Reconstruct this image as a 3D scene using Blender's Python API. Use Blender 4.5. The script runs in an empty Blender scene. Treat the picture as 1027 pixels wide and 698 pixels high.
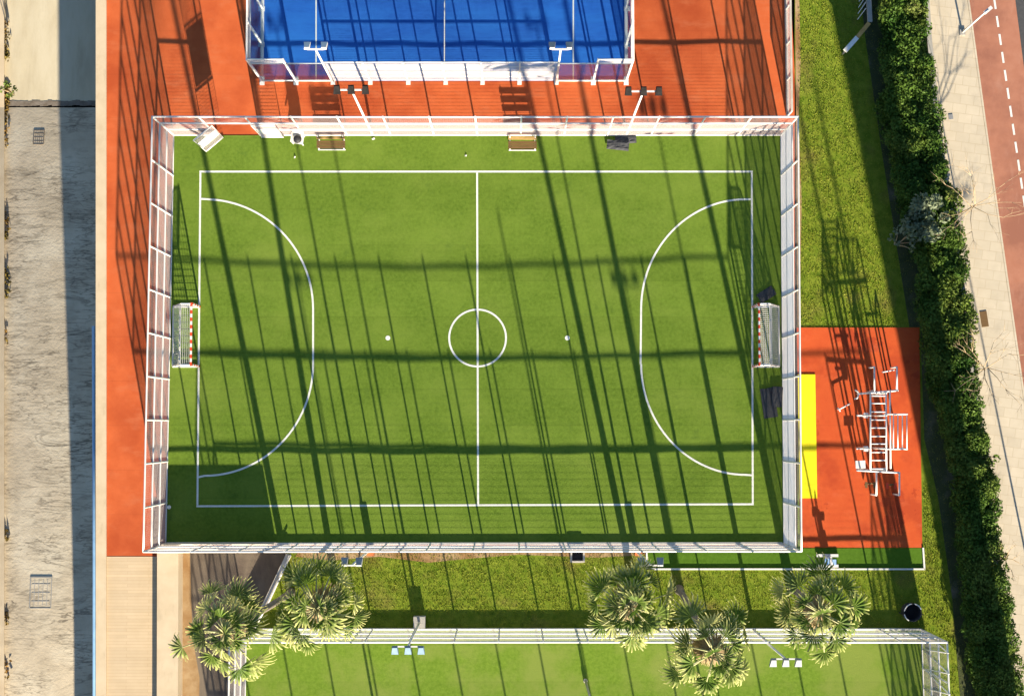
import bpy, math, random
import numpy as np
random.seed(7)
RNG = np.random.default_rng(11)
R = math.radians
SC = bpy.context.scene
COL = SC.collection

# ------------------------------------------------------------------ camera
F_PX, HC, TILT = 1480.0, 80.0, R(3.0)
CX, CY = 513.5, 349.0

def P(px, py, z=0.0):
    """world point at height z seen at photo pixel (px, py)"""
    u, v = (px - CX) / F_PX, (CY - py) / F_PX
    c, s = math.cos(TILT), math.sin(TILT)
    d = (u, v * c + s, v * s - c)
    k = (HC - z) / -d[2]
    return (d[0] * k, d[1] * k, z)

cam_d = bpy.data.cameras.new("camera")
cam = bpy.data.objects.new("camera", cam_d)
COL.objects.link(cam)
cam.location = (0, 0, HC)
cam.rotation_euler = (TILT, 0, 0)
cam_d.sensor_fit = 'HORIZONTAL'
cam_d.sensor_width = 36.0
cam_d.lens = 36.0 * F_PX / 1027.0
cam_d.clip_start = 1.0
cam_d.clip_end = 3000.0
SC.camera = cam

# ------------------------------------------------------------------ light
FENCE_H = 4.9
_a, _b = P(480, 545), P(480, 262)
SHADOW_PER_M = (_b[1] - _a[1]) / (FENCE_H - 0.1)   # northward shadow per metre of height
SLOPE = 0.186                                       # westward drift per northward metre
sun_dir = np.array([SLOPE * SHADOW_PER_M, -SHADOW_PER_M, 1.0])
sun_dir /= np.linalg.norm(sun_dir)
elev = math.asin(sun_dir[2])
az = math.atan2(sun_dir[0], sun_dir[1])

w = bpy.data.worlds.new("World")
SC.world = w
w.use_nodes = True
nt = w.node_tree
bg = nt.nodes['Background']
sky = nt.nodes.new('ShaderNodeTexSky')
sky.sky_type = 'NISHITA'
sky.sun_disc = False
sky.sun_elevation = elev
sky.sun_rotation = az
sky.air_density = 1.0
sky.dust_density = 0.2
sky.ozone_density = 3.0
nt.links.new(sky.outputs[0], bg.inputs[0])
bg.inputs[1].default_value = 0.060
sl = bpy.data.lights.new("sun", 'SUN')
sl.energy = 5.0
sl.angle = R(0.53)
sl.color = (1.0, 0.88, 0.68)
so = bpy.data.objects.new("sun", sl)
COL.objects.link(so)
so.location = (20, -60, 40)
from mathutils import Vector
so.rotation_euler = Vector(tuple(sun_dir)).to_track_quat('Z', 'Y').to_euler()

SC.view_settings.view_transform = 'Standard'
SC.view_settings.look = 'None'
SC.view_settings.exposure = 1.96
SC.view_settings.gamma = 1.0
SC.cycles.use_denoising = True
SC.cycles.max_bounces = 8
SC.cycles.transparent_max_bounces = 12
SC.cycles.sample_clamp_indirect = 4.0

# ------------------------------------------------------------------ materials
def mat(name, c, c2=None, scale=4.0, rough=0.8, bump=0.0, bscale=None, metal=0.0, detail=6.0,
        c3=None, scale3=0.4, lo=0.35, hi=0.65, stretch=None, spec=0.3, dist=0.02, lo3=0.45, hi3=0.6, rot=0.0):
    m = bpy.data.materials.new(name)
    m.use_nodes = True
    n, l = m.node_tree.nodes, m.node_tree.links
    b = n['Principled BSDF']
    b.inputs['Roughness'].default_value = rough
    b.inputs['Metallic'].default_value = metal
    b.inputs['Specular IOR Level'].default_value = spec
    b.inputs['Base Color'].default_value = (*c, 1)
    geo = n.new('ShaderNodeNewGeometry')
    vec = geo.outputs['Position']
    mp = n.new('ShaderNodeMapping')
    mp.inputs['Rotation'].default_value = (0, 0, rot)
    mp.inputs['Scale'].default_value = stretch or (1, 1, 1)
    l.new(vec, mp.inputs[0])
    vec = mp.outputs[0]
    out = None
    def noise(s, d=detail):
        t = n.new('ShaderNodeTexNoise')
        t.inputs['Scale'].default_value = s
        t.inputs['Detail'].default_value = d
        t.inputs['Roughness'].default_value = 0.62
        l.new(vec, t.inputs['Vector'])
        return t.outputs['Fac']
    def ramp(src, a, z):
        r = n.new('ShaderNodeMapRange')
        r.inputs[1].default_value = a
        r.inputs[2].default_value = z
        l.new(src, r.inputs[0])
        return r.outputs[0]
    def mix(f, a, bcol):
        x = n.new('ShaderNodeMix')
        x.data_type = 'RGBA'
        l.new(f, x.inputs[0])
        if isinstance(a, tuple): x.inputs[6].default_value = (*a, 1)
        else: l.new(a, x.inputs[6])
        if isinstance(bcol, tuple): x.inputs[7].default_value = (*bcol, 1)
        else: l.new(bcol, x.inputs[7])
        return x.outputs[2]
    if c2:
        out = mix(ramp(noise(scale), lo, hi), c, c2)
    if c3:
        out = mix(ramp(noise(scale3, 8), lo3, hi3), out if out else c, c3)
    if out:
        l.new(out, b.inputs['Base Color'])
    if bump:
        bp = n.new('ShaderNodeBump')
        bp.inputs['Strength'].default_value = bump
        bp.inputs['Distance'].default_value = dist
        l.new(noise(bscale or scale * 3), bp.inputs['Height'])
        l.new(bp.outputs[0], b.inputs['Normal'])
    m['_out'] = 1
    return m

M = {}
M['turf'] = mat('turf', (.072, .122, .013), (.118, .186, .023), 6.0, .95, .9, 14, c3=(.134, .200, .027), scale3=.35, spec=.05, dist=.01, lo3=.42, hi3=.75, detail=12, lo=.3, hi=.7)
M['turf_pale'] = mat('turf_pale', (.100, .170, .016), (.142, .218, .026), 5.0, .95, .9, 14, c3=(.165, .215, .040), scale3=.3, spec=.05, dist=.01, detail=9)
M['turf_strip'] = mat('turf_strip', (.055, .115, .010), (.070, .140, .014), 6, .95, .4, 30, spec=.05, dist=.01)
M['red_floor'] = mat('red_floor', (.42, .084, .023), (.465, .100, .030), 1.2, .85, .15, 40, c3=(.335, .058, .016), scale3=.18, spec=.15, dist=.006, detail=9)
M['red_pad'] = mat('red_pad', (.42, .064, .016), (.45, .076, .019), 1.5, .85, .15, 40, c3=(.35, .050, .014), scale3=.25, spec=.15, dist=.006, detail=8, lo3=.52, hi3=.6)
M['blue_floor'] = mat('blue_floor', (.010, .078, .33), (.013, .096, .385), 2.0, .75, .2, 30, c3=(.016, .12, .42), scale3=.12, spec=.2, dist=.006, stretch=(1, 4, 1))
M['line_white'] = mat('line_white', (.62, .62, .58), (.54, .55, .50), 8, .8)
M['white_metal'] = mat('white_metal', (.62, .60, .57), (.55, .53, .50), 2, .45, spec=.4)
M['mesh_white'] = mat('mesh_white', (.46, .405, .385), None, 2, .5, spec=.3)
M['net_cord'] = mat('net_cord', (.45, .39, .37), None, 2, .8)
M['grey_metal'] = mat('grey_metal', (.22, .22, .22), (.28, .28, .28), 3, .5, metal=.3)
M['cream'] = mat('cream', (.50, .40, .27), (.44, .345, .225), 1.0, .9, .1, 20, c3=(.40, .30, .19), scale3=.5, detail=9, lo3=.55, hi3=.8)
M['soil'] = mat('soil', (.050, .042, .022), (.085, .072, .035), 3, 1, .6, 12, c3=(.035, .045, .014), scale3=.6, spec=.05)
M['lawn_soil'] = mat('lawn_soil', (.085, .135, .010), (.165, .200, .022), 2.5, 1, .6, 12, c3=(.15, .115, .035), scale3=.35, lo3=.55, hi3=.75, spec=.05)
M['soil_with_shade'] = mat('soil_with_shade', (.036, .050, .020), (.060, .068, .034), 1.5, 1, .6, 12, c3=(.15, .135, .11), scale3=.5, lo3=.55, hi3=.75, spec=.05)  # dark soil by the hedge, darkened further to carry part of the shade
M['black'] = mat('black', (.016, .016, .018), (.03, .03, .034), 6, .7)
M['dark_lamp'] = mat('dark_lamp', (.012, .011, .011), (.02, .018, .018), 6, .95, spec=.05)
M['charcoal'] = mat('charcoal', (.035, .036, .040), (.055, .056, .060), 5, .8, .2, 20)
M['wood'] = mat('wood', (.30, .19, .075), (.20, .115, .04), 2, .7, .2, 10, stretch=(1, 12, 1))
M['wood_dark'] = mat('wood_dark', (.10, .055, .02), (.14, .08, .03), 2, .8, stretch=(1, 12, 1))
M['red_paint'] = mat('red_paint', (.55, .055, .02), None, 2, .5)
M['white_paint'] = mat('white_paint', (.62, .60, .56), None, 2, .5)
M['yellow'] = mat('yellow', (.66, .57, .003), (.70, .61, .005), 2, .7, c3=(.60, .52, .004), scale3=.7)
M['orange'] = mat('orange', (.48, .16, .05), (.40, .12, .04), 4, .7)
M['ramp'] = mat('ramp', (.115, .088, .066), (.085, .064, .048), .9, .9, .2, 15, c3=(.15, .118, .085), scale3=.35, detail=9, stretch=(1.6, .6, 1))
M['tan'] = mat('tan', (.34, .235, .125), (.27, .17, .075), 1.2, .9, .3, 15, c3=(.22, .12, .045), scale3=.45, detail=9)
M['bike_lane'] = mat('bike_lane', (.31, .125, .075), (.34, .145, .09), 2, .9, .2, 40, c3=(.24, .095, .06), scale3=.3, detail=9)
M['asphalt'] = mat('asphalt', (.045, .046, .05), (.06, .06, .062), 6, .9, .3, 40)
M['dirty_white'] = mat('dirty_white', (.46, .42, .37), (.36, .31, .25), 1.5, .85, .2, 20)
M['blue_pipe'] = mat('blue_pipe', (.20, .35, .52), (.16, .29, .45), 2, .5)
M['bark'] = mat('bark', (.12, .095, .07), (.19, .16, .13), 3, .95, .6, 14, stretch=(1, 1, 5))
M['twig'] = mat('twig', (.40, .31, .19), (.28, .19, .11), 4, .9)
M['concrete'] = mat('concrete', (.34, .32, .29), (.27, .26, .235), 2, .9, .3, 20)
M['lamp_lens'] = mat('lamp_lens', (.12, .18, .24), (.15, .21, .28), 4, .95, spec=.05)
M['lamp_pale'] = mat('lamp_pale', (.27, .28, .29), (.22, .23, .24), 4, .9, spec=.05)
M['gold'] = mat('gold', (.42, .26, .09), (.34, .20, .06), 4, .7)
M['blue_seat'] = mat('blue_seat', (.20, .34, .55), (.26, .40, .60), 4, .6)

def ground_mat(name, lit, dark, crack_scale, rot, stretch, light=None):
    """cracked, streaked old concrete"""
    m = mat(name, lit, dark, .8, .95, .30, 6, c3=light, scale3=.22, detail=10, dist=.05, spec=.1, lo=.3, hi=.7)
    n, l = m.node_tree.nodes, m.node_tree.links
    b = n['Principled BSDF']
    geo = n.new('ShaderNodeNewGeometry')
    mp = n.new('ShaderNodeMapping')
    mp.inputs['Rotation'].default_value = (0, 0, rot)
    mp.inputs['Scale'].default_value = stretch
    l.new(geo.outputs['Position'], mp.inputs[0])
    t = n.new('ShaderNodeTexNoise')
    t.inputs['Scale'].default_value = crack_scale
    t.inputs['Detail'].default_value = 9
    t.inputs['Roughness'].default_value = .55
    t.inputs['Distortion'].default_value = .7
    l.new(mp.outputs[0], t.inputs['Vector'])
    a = n.new('ShaderNodeMath'); a.operation = 'SUBTRACT'; a.inputs[1].default_value = .5
    l.new(t.outputs['Fac'], a.inputs[0])
    ab = n.new('ShaderNodeMath'); ab.operation = 'ABSOLUTE'
    l.new(a.outputs[0], ab.inputs[0])
    mr = n.new('ShaderNodeMapRange')
    mr.inputs[1].default_value = 0.0; mr.inputs[2].default_value = .030
    mr.inputs[3].default_value = 1.0; mr.inputs[4].default_value = 0.0
    l.new(ab.outputs[0], mr.inputs[0])
    t2 = n.new('ShaderNodeTexNoise'); t2.inputs['Scale'].default_value = .35; t2.inputs['Detail'].default_value = 4
    l.new(geo.outputs['Position'], t2.inputs['Vector'])
    mr2 = n.new('ShaderNodeMapRange'); mr2.inputs[1].default_value = .35; mr2.inputs[2].default_value = .65; mr2.inputs[4].default_value = .8
    l.new(t2.outputs['Fac'], mr2.inputs[0])
    mu = n.new('ShaderNodeMath'); mu.operation = 'MULTIPLY'
    l.new(mr.outputs[0], mu.inputs[0]); l.new(mr2.outputs[0], mu.inputs[1])
    x = n.new('ShaderNodeMix'); x.data_type = 'RGBA'
    old = b.inputs['Base Color'].links[0].from_socket
    l.new(mu.outputs[0], x.inputs[0]); l.new(old, x.inputs[6])
    x.inputs[7].default_value = (.075, .06, .045, 1)
    l.new(x.outputs[2], b.inputs['Base Color'])
    return m
M['river'] = ground_mat('river_concrete', (.50, .42, .305), (.41, .345, .25), .55, R(-14), (.55, 2.6, 1), (.55, .48, .36))
M['river_smooth'] = mat('river_smooth', (.47, .405, .28), (.41, .35, .24), .8, .95, .25, 8, c3=(.49, .43, .31), scale3=.22, detail=10, dist=.03, spec=.1, stretch=(2.2, .5, 1))

def tile_mat(name, c, c2, mortar, bw, rh, msize, rot=0.0, c3=None):
    m = mat(name, c, c2, .9, .9, .15, 30, detail=9)
    n, l = m.node_tree.nodes, m.node_tree.links
    b = n['Principled BSDF']
    geo = n.new('ShaderNodeNewGeometry')
    mp = n.new('ShaderNodeMapping')
    mp.inputs['Rotation'].default_value = (0, 0, rot)
    l.new(geo.outputs['Position'], mp.inputs[0])
    t = n.new('ShaderNodeTexBrick')
    t.inputs['Scale'].default_value = 1.0
    t.inputs['Brick Width'].default_value = bw
    t.inputs['Row Height'].default_value = rh
    t.inputs['Mortar Size'].default_value = msize
    t.inputs['Mortar Smooth'].default_value = .3
    t.inputs['Color1'].default_value = (1, 1, 1, 1)
    t.inputs['Color2'].default_value = (.90, .90, .90, 1)
    t.inputs['Mortar'].default_value = (*mortar, 1)
    l.new(mp.outputs[0], t.inputs['Vector'])
    x = n.new('ShaderNodeMix'); x.data_type = 'RGBA'; x.blend_type = 'MULTIPLY'
    x.inputs[0].default_value = 1.0
    l.new(b.inputs['Base Color'].links[0].from_socket, x.inputs[6])
    l.new(t.outputs['Color'], x.inputs[7])
    l.new(x.outputs[2], b.inputs['Base Color'])
    return m
M['pavers'] = tile_mat('pavers', (.50, .43, .325), (.45, .385, .285), (.84, .82, .79), .74, .52, .022, R(8))
def rolls(m, rh, msize, dark, seam, off=0.0, bw=80.0):
    n, l = m.node_tree.nodes, m.node_tree.links
    b = n['Principled BSDF']
    geo = n.new('ShaderNodeNewGeometry')
    mp = n.new('ShaderNodeMapping'); mp.inputs['Location'].default_value = (bw * .37, off, 0)
    l.new(geo.outputs['Position'], mp.inputs[0])
    t = n.new('ShaderNodeTexBrick')
    t.inputs['Scale'].default_value = 1.0
    t.inputs['Brick Width'].default_value = bw; t.inputs['Row Height'].default_value = rh
    t.inputs['Mortar Size'].default_value = msize; t.inputs['Mortar Smooth'].default_value = .5
    t.inputs['Color1'].default_value = (1, 1, 1, 1); t.inputs['Color2'].default_value = (dark, dark, dark, 1)
    t.inputs['Mortar'].default_value = (seam, seam, seam, 1)
    l.new(mp.outputs[0], t.inputs['Vector'])
    x = n.new('ShaderNodeMix'); x.data_type = 'RGBA'; x.blend_type = 'MULTIPLY'; x.inputs[0].default_value = 1.0
    l.new(b.inputs['Base Color'].links[0].from_socket, x.inputs[6]); l.new(t.outputs['Color'], x.inputs[7])
    l.new(x.outputs[2], b.inputs['Base Color'])
rolls(M['turf'], 1.96, .025, .90, .84)
rolls(M['turf_pale'], 1.96, .025, .94, .88)
rolls(M['red_floor'], 2.4, .018, .97, .86)
rolls(M['red_pad'], 40, .018, .98, .86)

def stains(m, col, scale, lo, hi, stretch=(1, 1, 1), amt=.6):
    n, l = m.node_tree.nodes, m.node_tree.links
    b = n['Principled BSDF']
    geo = n.new('ShaderNodeNewGeometry')
    mp = n.new('ShaderNodeMapping'); mp.inputs['Scale'].default_value = stretch; mp.inputs['Location'].default_value = (3.1, 7.7, 0)
    l.new(geo.outputs['Position'], mp.inputs[0])
    t = n.new('ShaderNodeTexNoise'); t.inputs['Scale'].default_value = scale; t.inputs['Detail'].default_value = 10; t.inputs['Roughness'].default_value = .65
    l.new(mp.outputs[0], t.inputs['Vector'])
    r = n.new('ShaderNodeMapRange'); r.inputs[1].default_value = lo; r.inputs[2].default_value = hi; r.inputs[4].default_value = amt
    l.new(t.outputs['Fac'], r.inputs[0])
    x = n.new('ShaderNodeMix'); x.data_type = 'RGBA'
    l.new(r.outputs[0], x.inputs[0]); l.new(b.inputs['Base Color'].links[0].from_socket, x.inputs[6]); x.inputs[7].default_value = (*col, 1)
    l.new(x.outputs[2], b.inputs['Base Color'])
stains(M['line_white'], (.40, .42, .33), 1.2, .52, .72, (1, 1, 1), .5)
stains(M['yellow'], (.48, .38, .02), 1.1, .55, .72, (2, .8, 1), .45)
stains(M['turf'], (.155, .208, .036), .16, .50, .72, (1, 1.6, 1), .55)
stains(M['turf'], (.060, .105, .018), .9, .60, .72, (1, 1, 1), .5)
stains(M['turf_pale'], (.19, .215, .055), .22, .55, .7, (1, 1, 1), .5)
stains(M['red_floor'], (.44, .13, .055), .5, .54, .72, (1, 2.5, 1), .55)
stains(M['red_pad'], (.26, .03, .010), .22, .585, .592, (1, 1, 1), .6)
stains(M['red_pad'], (.50, .12, .05), .9, .55, .75, (1, 2, 1), .4)
stains(M['blue_floor'], (.020, .12, .45), .5, .52, .75, (1, 3, 1), .5)
stains(M['cream'], (.30, .23, .15), .8, .58, .72, (2, .6, 1), .5)
stains(M['bike_lane'], (.38, .20, .14), .7, .55, .75, (2, .6, 1), .5)
stains(M['pavers'], (.30, .26, .20), .6, .55, .75, (1, 1, 1), .5)
stains(M['river'], (.31, .255, .18), .25, .52, .70, (1.5, .7, 1), .5)
def cracks(m, scale, rot, stretch, width, amt, seed):
    n, l = m.node_tree.nodes, m.node_tree.links
    b = n['Principled BSDF']
    geo = n.new('ShaderNodeNewGeometry')
    mp = n.new('ShaderNodeMapping')
    mp.inputs['Rotation'].default_value = (0, 0, rot); mp.inputs['Scale'].default_value = stretch; mp.inputs['Location'].default_value = (seed, seed * 1.7, 0)
    mp.vector_type = 'TEXTURE' if False else 'POINT'
    l.new(geo.outputs['Position'], mp.inputs[0])
    t = n.new('ShaderNodeTexNoise'); t.inputs['Scale'].default_value = scale; t.inputs['Detail'].default_value = 7; t.inputs['Roughness'].default_value = .5; t.inputs['Distortion'].default_value = .3
    l.new(mp.outputs[0], t.inputs['Vector'])
    a = n.new('ShaderNodeMath'); a.operation = 'SUBTRACT'; a.inputs[1].default_value = .5
    l.new(t.outputs['Fac'], a.inputs[0])
    ab = n.new('ShaderNodeMath'); ab.operation = 'ABSOLUTE'; l.new(a.outputs[0], ab.inputs[0])
    r = n.new('ShaderNodeMapRange'); r.inputs[2].default_value = width; r.inputs[3].default_value = amt; r.inputs[4].default_value = 0
    l.new(ab.outputs[0], r.inputs[0])
    t2 = n.new('ShaderNodeTexNoise'); t2.inputs['Scale'].default_value = .5; t2.inputs['Detail'].default_value = 3
    l.new(geo.outputs['Position'], t2.inputs['Vector'])
    r2 = n.new('ShaderNodeMapRange'); r2.inputs[1].default_value = .42; r2.inputs[2].default_value = .58
    l.new(t2.outputs['Fac'], r2.inputs[0])
    mu = n.new('ShaderNodeMath'); mu.operation = 'MULTIPLY'; l.new(r.outputs[0], mu.inputs[0]); l.new(r2.outputs[0], mu.inputs[1])
    x = n.new('ShaderNodeMix'); x.data_type = 'RGBA'
    l.new(mu.outputs[0], x.inputs[0]); l.new(b.inputs['Base Color'].links[0].from_socket, x.inputs[6]); x.inputs[7].default_value = (.07, .055, .04, 1)
    l.new(x.outputs[2], b.inputs['Base Color'])
cracks(M['river'], 1.0, R(-16), (.35, 2.2, 1), .018, .55, 4.0)
cracks(M['river'], .8, R(-20), (.5, 2.6, 1), .016, .6, 17.0)
cracks(M['river'], 2.0, R(-10), (.4, 1.9, 1), .03, .3, 31.0)
stains(M['river_smooth'], (.29, .24, .16), .5, .55, .75, (2.5, .4, 1), .5)
M['walk_tiles'] = tile_mat('walk_tiles', (.50, .385, .25), (.46, .35, .22), (.82, .78, .74), 2.3, .17, .012)

def leaf_mat(name, dark, light, scale=2.0, tip=None, translucent=.25, lo=.35, hi=.65):
    m = mat(name, dark, light, scale, .6, spec=.25, lo=lo, hi=hi, detail=4)
    n, l = m.node_tree.nodes, m.node_tree.links
    b = n['Principled BSDF']
    col = b.inputs['Base Color'].links[0].from_socket
    b.inputs['Specular IOR Level'].default_value = .12
    if tip:
        at = n.new('ShaderNodeAttribute'); at.attribute_name = 'tip'
        x = n.new('ShaderNodeMix'); x.data_type = 'RGBA'
        l.new(at.outputs['Fac'], x.inputs[0]); l.new(col, x.inputs[6])
        x.inputs[7].default_value = (*tip, 1)
        col = x.outputs[2]
        l.new(col, b.inputs['Base Color'])
    tr = n.new('ShaderNodeBsdfTranslucent')
    l.new(col, tr.inputs[0])
    mx = n.new('ShaderNodeMixShader'); mx.inputs[0].default_value = translucent
    l.new(b.outputs[0], mx.inputs[1]); l.new(tr.outputs[0], mx.inputs[2])
    l.new(mx.outputs[0], n['Material Output'].inputs[0])
    return m
M['hedge_leaf'] = leaf_mat('hedge_leaf', (.030, .078, .010), (.090, .150, .022), .8)
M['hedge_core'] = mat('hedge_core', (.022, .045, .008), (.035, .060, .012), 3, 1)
M['light_leaf'] = leaf_mat('light_leaf', (.075, .120, .018), (.130, .160, .035), 1.5)
M['grey_leaf'] = leaf_mat('grey_leaf', (.11, .145, .08), (.19, .22, .14), 1.5)
M['palm_leaf'] = leaf_mat('palm_leaf', (.036, .080, .010), (.095, .155, .018), 1.1, tip=(.62, .58, .24), translucent=.3)
M['petiole'] = mat('petiole', (.24, .25, .10), (.34, .32, .17), 3, .6)
M['dead_frond'] = leaf_mat('dead_frond', (.22, .16, .085), (.30, .23, .13), 1.5)
M['grass'] = leaf_mat('grass_blade', (.125, .180, .012), (.235, .260, .026), .45, tip=(.38, .37, .060), translucent=.3)
M['dry_weed'] = leaf_mat('dry_weed', (.26, .14, .035), (.12, .11, .03), .5)
M['agave'] = leaf_mat('agave_leaf', (.30, .32, .30), (.42, .43, .40), 2)

stains(M['hedge_leaf'], (.15, .175, .03), .3, .50, .68, (1, 1, 1), .75)
stains(M['hedge_leaf'], (.13, .085, .035), .9, .66, .74, (1, 1, 1), .6)
gm = bpy.data.materials.new('glass'); gm.use_nodes = True
_n, _l = gm.node_tree.nodes, gm.node_tree.links
_t = _n.new('ShaderNodeBsdfTransparent'); _t.inputs[0].default_value = (.90, .95, .97, 1)
_g = _n.new('ShaderNodeBsdfGlossy'); _g.inputs['Roughness'].default_value = .05
_x = _n.new('ShaderNodeMixShader'); _fr = _n.new('ShaderNodeFresnel'); _fr.inputs[0].default_value = 1.45; _fm = _n.new('ShaderNodeMath'); _fm.operation = 'MULTIPLY'; _fm.inputs[1].default_value = .6; _l.new(_fr.outputs[0], _fm.inputs[0]); _l.new(_fm.outputs[0], _x.inputs[0])
_l.new(_t.outputs[0], _x.inputs[1]); _l.new(_g.outputs[0], _x.inputs[2])
_l.new(_x.outputs[0], _n['Material Output'].inputs[0])
M['glass'] = gm

# ------------------------------------------------------------------ mesh helpers
def origin(o):
    x = Vector((0, 0, 0))
    while o is not None:
        x += o.location
        o = o.parent
    return x

class MB:
    def __init__(self):
        self.v, self.f, self.m = [], [], []
    def quad(self, pts, mi=0):
        k = len(self.v); self.v += [tuple(p) for p in pts]
        self.f.append(tuple(range(k, k + len(pts)))); self.m.append(mi)
        return self
    def box(self, c, s, rz=0.0, mi=0, ry=0.0):
        k = len(self.v)
        hx, hy, hz = s[0] / 2, s[1] / 2, s[2] / 2
        cr, sr = math.cos(rz), math.sin(rz)
        cy, sy = math.cos(ry), math.sin(ry)
        for x, y, z in ((-1,-1,-1),(1,-1,-1),(1,1,-1),(-1,1,-1),(-1,-1,1),(1,-1,1),(1,1,1),(-1,1,1)):
            x, y, z = x * hx, y * hy, z * hz
            x, z = x * cy + z * sy, -x * sy + z * cy
            self.v.append((c[0] + x * cr - y * sr, c[1] + x * sr + y * cr, c[2] + z))
        for q in ((0,3,2,1),(4,5,6,7),(0,1,5,4),(1,2,6,5),(2,3,7,6),(3,0,4,7)):
            self.f.append(tuple(k + i for i in q)); self.m.append(mi)
        return self
    def beam(self, a, b, wd, ht, mi=0):
        """rectangular bar from a to b: wd sideways, ht upward"""
        a, b = Vector(a), Vector(b)
        d = (b - a).normalized()
        up = Vector((0, 0, 1)) if abs(d.z) < .95 else Vector((0, 1, 0))
        s = d.cross(up).normalized(); u = s.cross(d).normalized()
        s *= wd / 2; u *= ht / 2
        k = len(self.v)
        for p in (a, b):
            for q in (-s - u, s - u, s + u, -s + u):
                self.v.append(tuple(p + q))
        for q in ((0,1,2,3),(7,6,5,4),(0,4,5,1),(1,5,6,2),(2,6,7,3),(3,7,4,0)):
            self.f.append(tuple(k + i for i in q)); self.m.append(mi)
        return self
    def tube(self, pts, r, n=8, mi=0, caps=True):
        pts = [Vector(p) for p in pts]
        if not isinstance(r, (list, tuple)): r = [r] * len(pts)
        k = len(self.v)
        ref = None
        for i, p in enumerate(pts):
            d = (pts[min(i + 1, len(pts) - 1)] - pts[max(i - 1, 0)]).normalized()
            if ref is None:
                ref = Vector((0, 0, 1)) if abs(d.z) < .9 else Vector((1, 0, 0))
            s = d.cross(ref).normalized(); u = s.cross(d).normalized()
            for j in range(n):
                a = 2 * math.pi * j / n
                self.v.append(tuple(p + (s * math.cos(a) + u * math.sin(a)) * r[i]))
        for i in range(len(pts) - 1):
            for j in range(n):
                a, b2 = k + i * n + j, k + i * n + (j + 1) % n
                self.f.append((a, b2, b2 + n, a + n)); self.m.append(mi)
        if caps:
            self.f.append(tuple(k + j for j in range(n))[::-1]); self.m.append(mi)
            e = k + (len(pts) - 1) * n
            self.f.append(tuple(e + j for j in range(n))); self.m.append(mi)
        return self
    def prism(self, poly, z0, z1, mi=0):
        """poly: (x,y) counter-clockwise"""
        k, n = len(self.v), len(poly)
        if sum(poly[i][0] * poly[(i+1) % n][1] - poly[(i+1) % n][0] * poly[i][1] for i in range(n)) < 0:
            poly = poly[::-1]
        self.v += [(p[0], p[1], z0) for p in poly] + [(p[0], p[1], z1) for p in poly]
        self.f.append(tuple(k + i for i in range(n))[::-1]); self.m.append(mi)
        self.f.append(tuple(k + n + i for i in range(n))); self.m.append(mi)
        for i in range(n):
            j = (i + 1) % n
            self.f.append((k + i, k + j, k + n + j, k + n + i)); self.m.append(mi)
        return self
    def lathe(self, c, prof, n=20, mi=0):
        k = len(self.v)
        for r, z in prof:
            for j in range(n):
                a = 2 * math.pi * j / n
                self.v.append((c[0] + r * math.cos(a), c[1] + r * math.sin(a), c[2] + z))
        for i in range(len(prof) - 1):
            for j in range(n):
                a, b2 = k + i * n + j, k + i * n + (j + 1) % n
                self.f.append((a, b2, b2 + n, a + n)); self.m.append(mi)
        return self
    def build(self, name, m, parent=None, loc=None, smooth=False):
        me = bpy.data.meshes.new(name)
        o = bpy.data.objects.new(name, me)
        if loc is not None: o.location = loc
        if parent is not None: o.parent = parent
        b = origin(o)
        me.from_pydata([(v[0] - b.x, v[1] - b.y, v[2] - b.z) for v in self.v], [], self.f)
        for x in (m if isinstance(m, (list, tuple)) else [m]):
            me.materials.append(x)
        me.polygons.foreach_set('material_index', self.m)
        if smooth: me.polygons.foreach_set('use_smooth', [True] * len(me.polygons))
        me.update()
        COL.objects.link(o)
        return o

def np_faces(name, V, m, parent=None, loc=(0, 0, 0), tip=None, smooth=False):
    """V: (N, k, 3) array of N separate k-gons in world space"""
    N, k, _ = V.shape
    me = bpy.data.meshes.new(name)
    o = bpy.data.objects.new(name, me)
    if parent is not None:
        o.parent = parent
    else:
        o.location = loc
    b = origin(o)
    V = V - np.array([b.x, b.y, b.z])
    me.vertices.add(N * k); me.loops.add(N * k); me.polygons.add(N)
    me.vertices.foreach_set('co', V.astype(np.float32).ravel())
    me.loops.foreach_set('vertex_index', np.arange(N * k, dtype=np.int32))
    me.polygons.foreach_set('loop_start', np.arange(0, N * k, k, dtype=np.int32))
    me.polygons.foreach_set('loop_total', np.full(N, k, dtype=np.int32))
    if tip is not None:
        at = me.attributes.new('tip', 'FLOAT', 'POINT')
        at.data.foreach_set('value', tip.astype(np.float32).ravel())
    me.materials.append(m)
    me.update(); me.validate()
    COL.objects.link(o)
    return o

def empty(name, loc, rz=0.0):
    o = bpy.data.objects.new(name, None)
    o.location = loc; o.rotation_euler = (0, 0, rz)
    o.empty_display_size = .3
    COL.objects.link(o)
    return o

def tag(o, label, cat, group=None):
    o['label'] = label; o['category'] = cat
    if group: o['group'] = group
    return o

def structure(o):
    o['kind'] = 'structure'
    return o

def copy_tree(o, parent=None):
    c = o.copy()
    COL.objects.link(c)
    c.parent = parent
    for ch in o.children:
        copy_tree(ch, c)
    return c

def xy(px, py, z=0.0):
    p = P(px, py, z); return (p[0], p[1])

def sheet(name, pix, z, m, px_z=None):
    b = MB()
    pts = [xy(x, y, z if px_z is None else px_z) for x, y in pix]
    n = len(pts)
    if sum(pts[i][0] * pts[(i+1) % n][1] - pts[(i+1) % n][0] * pts[i][1] for i in range(n)) < 0:
        pts = pts[::-1]
    b.quad([(x, y, z) for x, y in pts])
    return structure(b.build(name, m))

# ================================================================== SETTING
# ground sheet, with its west edge at the retaining wall of the dry river
gx = P(103, 349)[0]
b = MB()
b.quad([(gx, -600, -1.0), (900, -600, -1.0), (900, 600, -1.0), (gx, 600, -1.0)])
structure(b.build('ground', M['soil']))

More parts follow.
